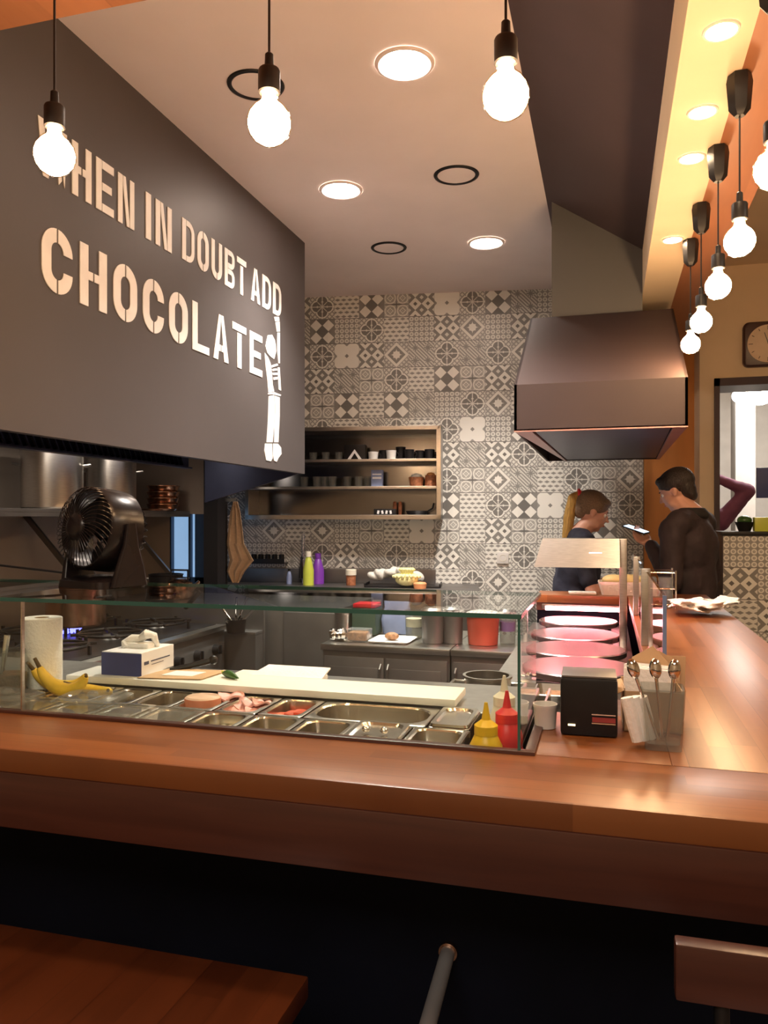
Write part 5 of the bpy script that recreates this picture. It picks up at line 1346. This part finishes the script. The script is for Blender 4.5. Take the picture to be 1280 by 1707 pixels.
def person(root, female, H, pitch, turn, shw, zs, arms, top, hairs, sleeve=1.0, lean=0.0):
    """arms: list of (shoulder, elbow, wrist, fwd, side, nrm, curl)"""
    hipz = .90 if female else .95
    body = MB(); L = Vector((0, lean, 0))
    neck0 = Vector((0, lean - .01, zs + .02)); 
    limb(body, [neck0, Vector(H) + Vector((0, -.015, -.06))], [.055 if female else .062, .050 if female else .057])
    Mx = headshapes(body, H, pitch, female, turn)
    # torso core
    limb(body, [(0, lean * .9, zs - .08), (0, lean * .5, (zs + hipz) / 2), (0, 0, hipz)], [.085, .09, .11])
    for sx_ in (-1, 1):
        limb(body, [(sx_ * .09, 0, hipz), (sx_ * .10, .01, hipz * .53), (sx_ * .10, -.01, .09)], [.085, .055, .038])
        limb(body, [(sx_ * .10, -.02, .05), (sx_ * .11, .12, .035)], [.04, .035])
    for (S_, E_, W_, f_, s_, n_, c_) in arms:
        limb(body, [S_, E_, W_], [.045, .036, .024]); hand(body, W_, f_, s_, n_, c_)
    b = fuse(body, 'body', 'skin', root, .0065, 5)
    facebits(root, Mx)
    # top garment
    g = MB(); hw = shw / 2
    limb(g, [(-hw + .06, lean, zs - .03), (0, lean, zs - .005), (hw - .06, lean, zs - .03)], [.075, .075, .075])
    g.ball((0, lean * .8, zs - .17), .17, (1.12 * shw / .42, .78, 1.1))
    g.ball((0, lean * .5, zs - .34), .16, (1.02 * shw / .42, .78, 1.15))
    g.ball((0, 0, hipz + .02), .165, (1.08 * shw / .42, .82, .9))
    limb(g, [(0, lean * .9, zs - .10), (0, 0, hipz)], [.125, .14])
    for (S_, E_, W_, *_r) in arms:
        S_, E_, W_ = Vector(S_), Vector(E_), Vector(W_)
        if sleeve > .9: limb(g, [S_, E_, W_.lerp(E_, .06)], [.072, .056, .040])
        else: limb(g, [S_, S_.lerp(E_, sleeve)], [.060, .052])
    fuse(g, 'jacket' if not female else 'shirt', top, root, .011, 6, .018)
    # trousers + shoes
    t = MB()
    for sx_ in (-1, 1): limb(t, [(sx_ * .085, 0, hipz), (sx_ * .10, .01, hipz * .53), (sx_ * .10, -.01, .10)], [.108, .078, .058])
    t.ball((0, 0, hipz + .01), .15, (1.1, .85, .7))
    fuse(t, 'trousers', 'trousers', root, .012, 4, .01)
    for sx_ in (-1, 1):
        sh_ = MB(); limb(sh_, [(sx_ * .10, -.04, .045), (sx_ * .105, .05, .04), (sx_ * .11, .13, .035)], [.046, .048, .042]); fuse(sh_, 'shoe', 'black', root, .008, 4)
    return Mx
V = Vector
# ---- man with the phone, seen from behind at the far bar end
man = thing('person', 'man in dark jacket with short black hair looking down at a lit phone', 'person', (.455, 4.74, 0), math.radians(69 - 8))
Hm = V((0, .09, 1.655))
mArms = [((-.20, .02, 1.44), (-.255, .0, 1.15), (-.11, .19, 1.35), (.25, .9, .35), (.9, -.2, .3), (-.0, .2, .9), .9),
         ((.20, .02, 1.44), (.265, .00, 1.16), (.06, .17, 1.26), (-.35, .85, .3), (-.8, -.3, .4), (0, .3, .9), .8)]
Mx = person(man, False, Hm, .42, .25, .46, 1.50, mArms, 'jacket', None, 1.0, .0)
hm = MB()
def HS(mb, Mx, c, r, sc, rot=None):
    t = bmesh.new(); bmesh.ops.create_uvsphere(t, u_segments=22, v_segments=16, radius=r)
    R = Euler(rot).to_matrix().to_4x4() if rot else Matrix()
    mb._merge(t, Mx @ Matrix.Translation(c) @ R @ Matrix.Diagonal((*sc, 1)), None)
HS(hm, Mx, (0, -.022, .045), .098, (.93, 1.06, .90)); HS(hm, Mx, (0, -.060, .0), .072, (1.02, .7, 1.1)); HS(hm, Mx, (0, .045, .085), .045, (1.5, .9, .6)); HS(hm, Mx, (0, -.07, -.05), .05, (1.2, .6, .8))
for s_ in (-1, 1): HS(hm, Mx, (s_ * .072, -.012, .03), .028, (.5, .9, 1.3))
fuse(hm, 'hair', 'hair_dark', man, .007, 3, .008)
cl_ = MB().torus((0, .0, 1.54), .060, .022, n=24); cl_.torus((0, -.0, 1.52), .068, .028, n=24); fuse(cl_, 'collar', 'collar', man, .009, 3)
ph = thing('phone', 'glowing phone held by the man in the dark jacket', 'phone', (0, 0, 0))
Rm = Matrix.Translation(man.location) @ Matrix.Rotation(man.rotation_euler[2], 4, 'Z')
pp_ = Rm @ V((-.07, .30, 1.435))
ph.location = pp_; ph.rotation_euler = (math.radians(18), math.radians(-6), man.rotation_euler[2])
MB().box((0, 0, 0), (.072, .145, .008), .003).build('phone_body', 'black', ph)
MB().box((0, 0, .0045), (.064, .130, .001)).build('screen', 'screen', ph)

# ---- blond woman working behind the griddles
wo = thing('person', 'woman with long blond ponytail and dark navy shirt looking down', 'person', (-.20, 4.74, 0), math.radians(-80))
Hw = V((0, .115, 1.535))
wArms = [((-.165, .03, 1.33), (-.20, .06, 1.08), (-.10, .30, 1.14), (.2, 1, .0), (.9, -.2, .1), (0, 0, -1), .6),
         ((.165, .03, 1.33), (.21, .08, 1.09), (.12, .34, 1.15), (-.1, 1, .05), (-.9, -.1, .1), (0, 0, -1), .5)]
Mw = person(wo, True, Hw, .36, -.05, .40, 1.385, wArms, 'navy_shirt', None, .75, .04)
hw_ = MB()
HS(hw_, Mw, (0, -.022, .042), .094, (.93, 1.08, .92)); HS(hw_, Mw, (0, .040, .075), .05, (1.4, .9, .6)); HS(hw_, Mw, (0, -.065, .01), .065, (1.05, .75, 1.1))
for s_ in (-1, 1): HS(hw_, Mw, (s_ * .070, .010, .04), .03, (.5, 1.2, 1.1))
fuse(hw_, 'hair', 'hair_root', wo, .007, 4, .006)
pt_ = MB(); base = Mw @ V((0, -.105, .075))
limb(pt_, [base, base + V((0, -.035, -.03)), base + V((0, -.06, -.13)), base + V((.005, -.075, -.24)), base + V((.01, -.10, -.33))], [.026, .036, .034, .028, .010])
fuse(pt_, 'ponytail', 'hair_blond', wo, .007, 4, .012)
MB().torus(base + V((0, -.005, 0)), .024, .010, 'y', 18, 8).build('hair_tie', 'red', wo)

# ---- person in the next room with a raised elbow
p3 = thing('person', 'person in plum top with raised elbow, half hidden behind the doorway edge', 'person', (.70, 6.85, 0), math.radians(180))
a3 = [((-.18, .0, 1.47), (-.38, .0, 1.72), (-.15, .0, 1.82), (1, .0, .3), (0, 0, 1), (0, 1, 0), .5),
      ((.18, .0, 1.42), (.24, .0, 1.15), (.22, .08, .92), (0, .1, -1), (0, 1, 0), (-1, 0, 0), .4)]
M3 = person(p3, False, V((0, .04, 1.68)), .1, 0, .42, 1.53, a3, 'plum', None, 1.0)
h3 = MB(); HS(h3, M3, (0, -.022, .045), .098, (.93, 1.06, .90)); HS(h3, M3, (0, -.060, .0), .072, (1.02, .7, 1.1)); fuse(h3, 'hair', 'hair_dark', p3, .008, 3)
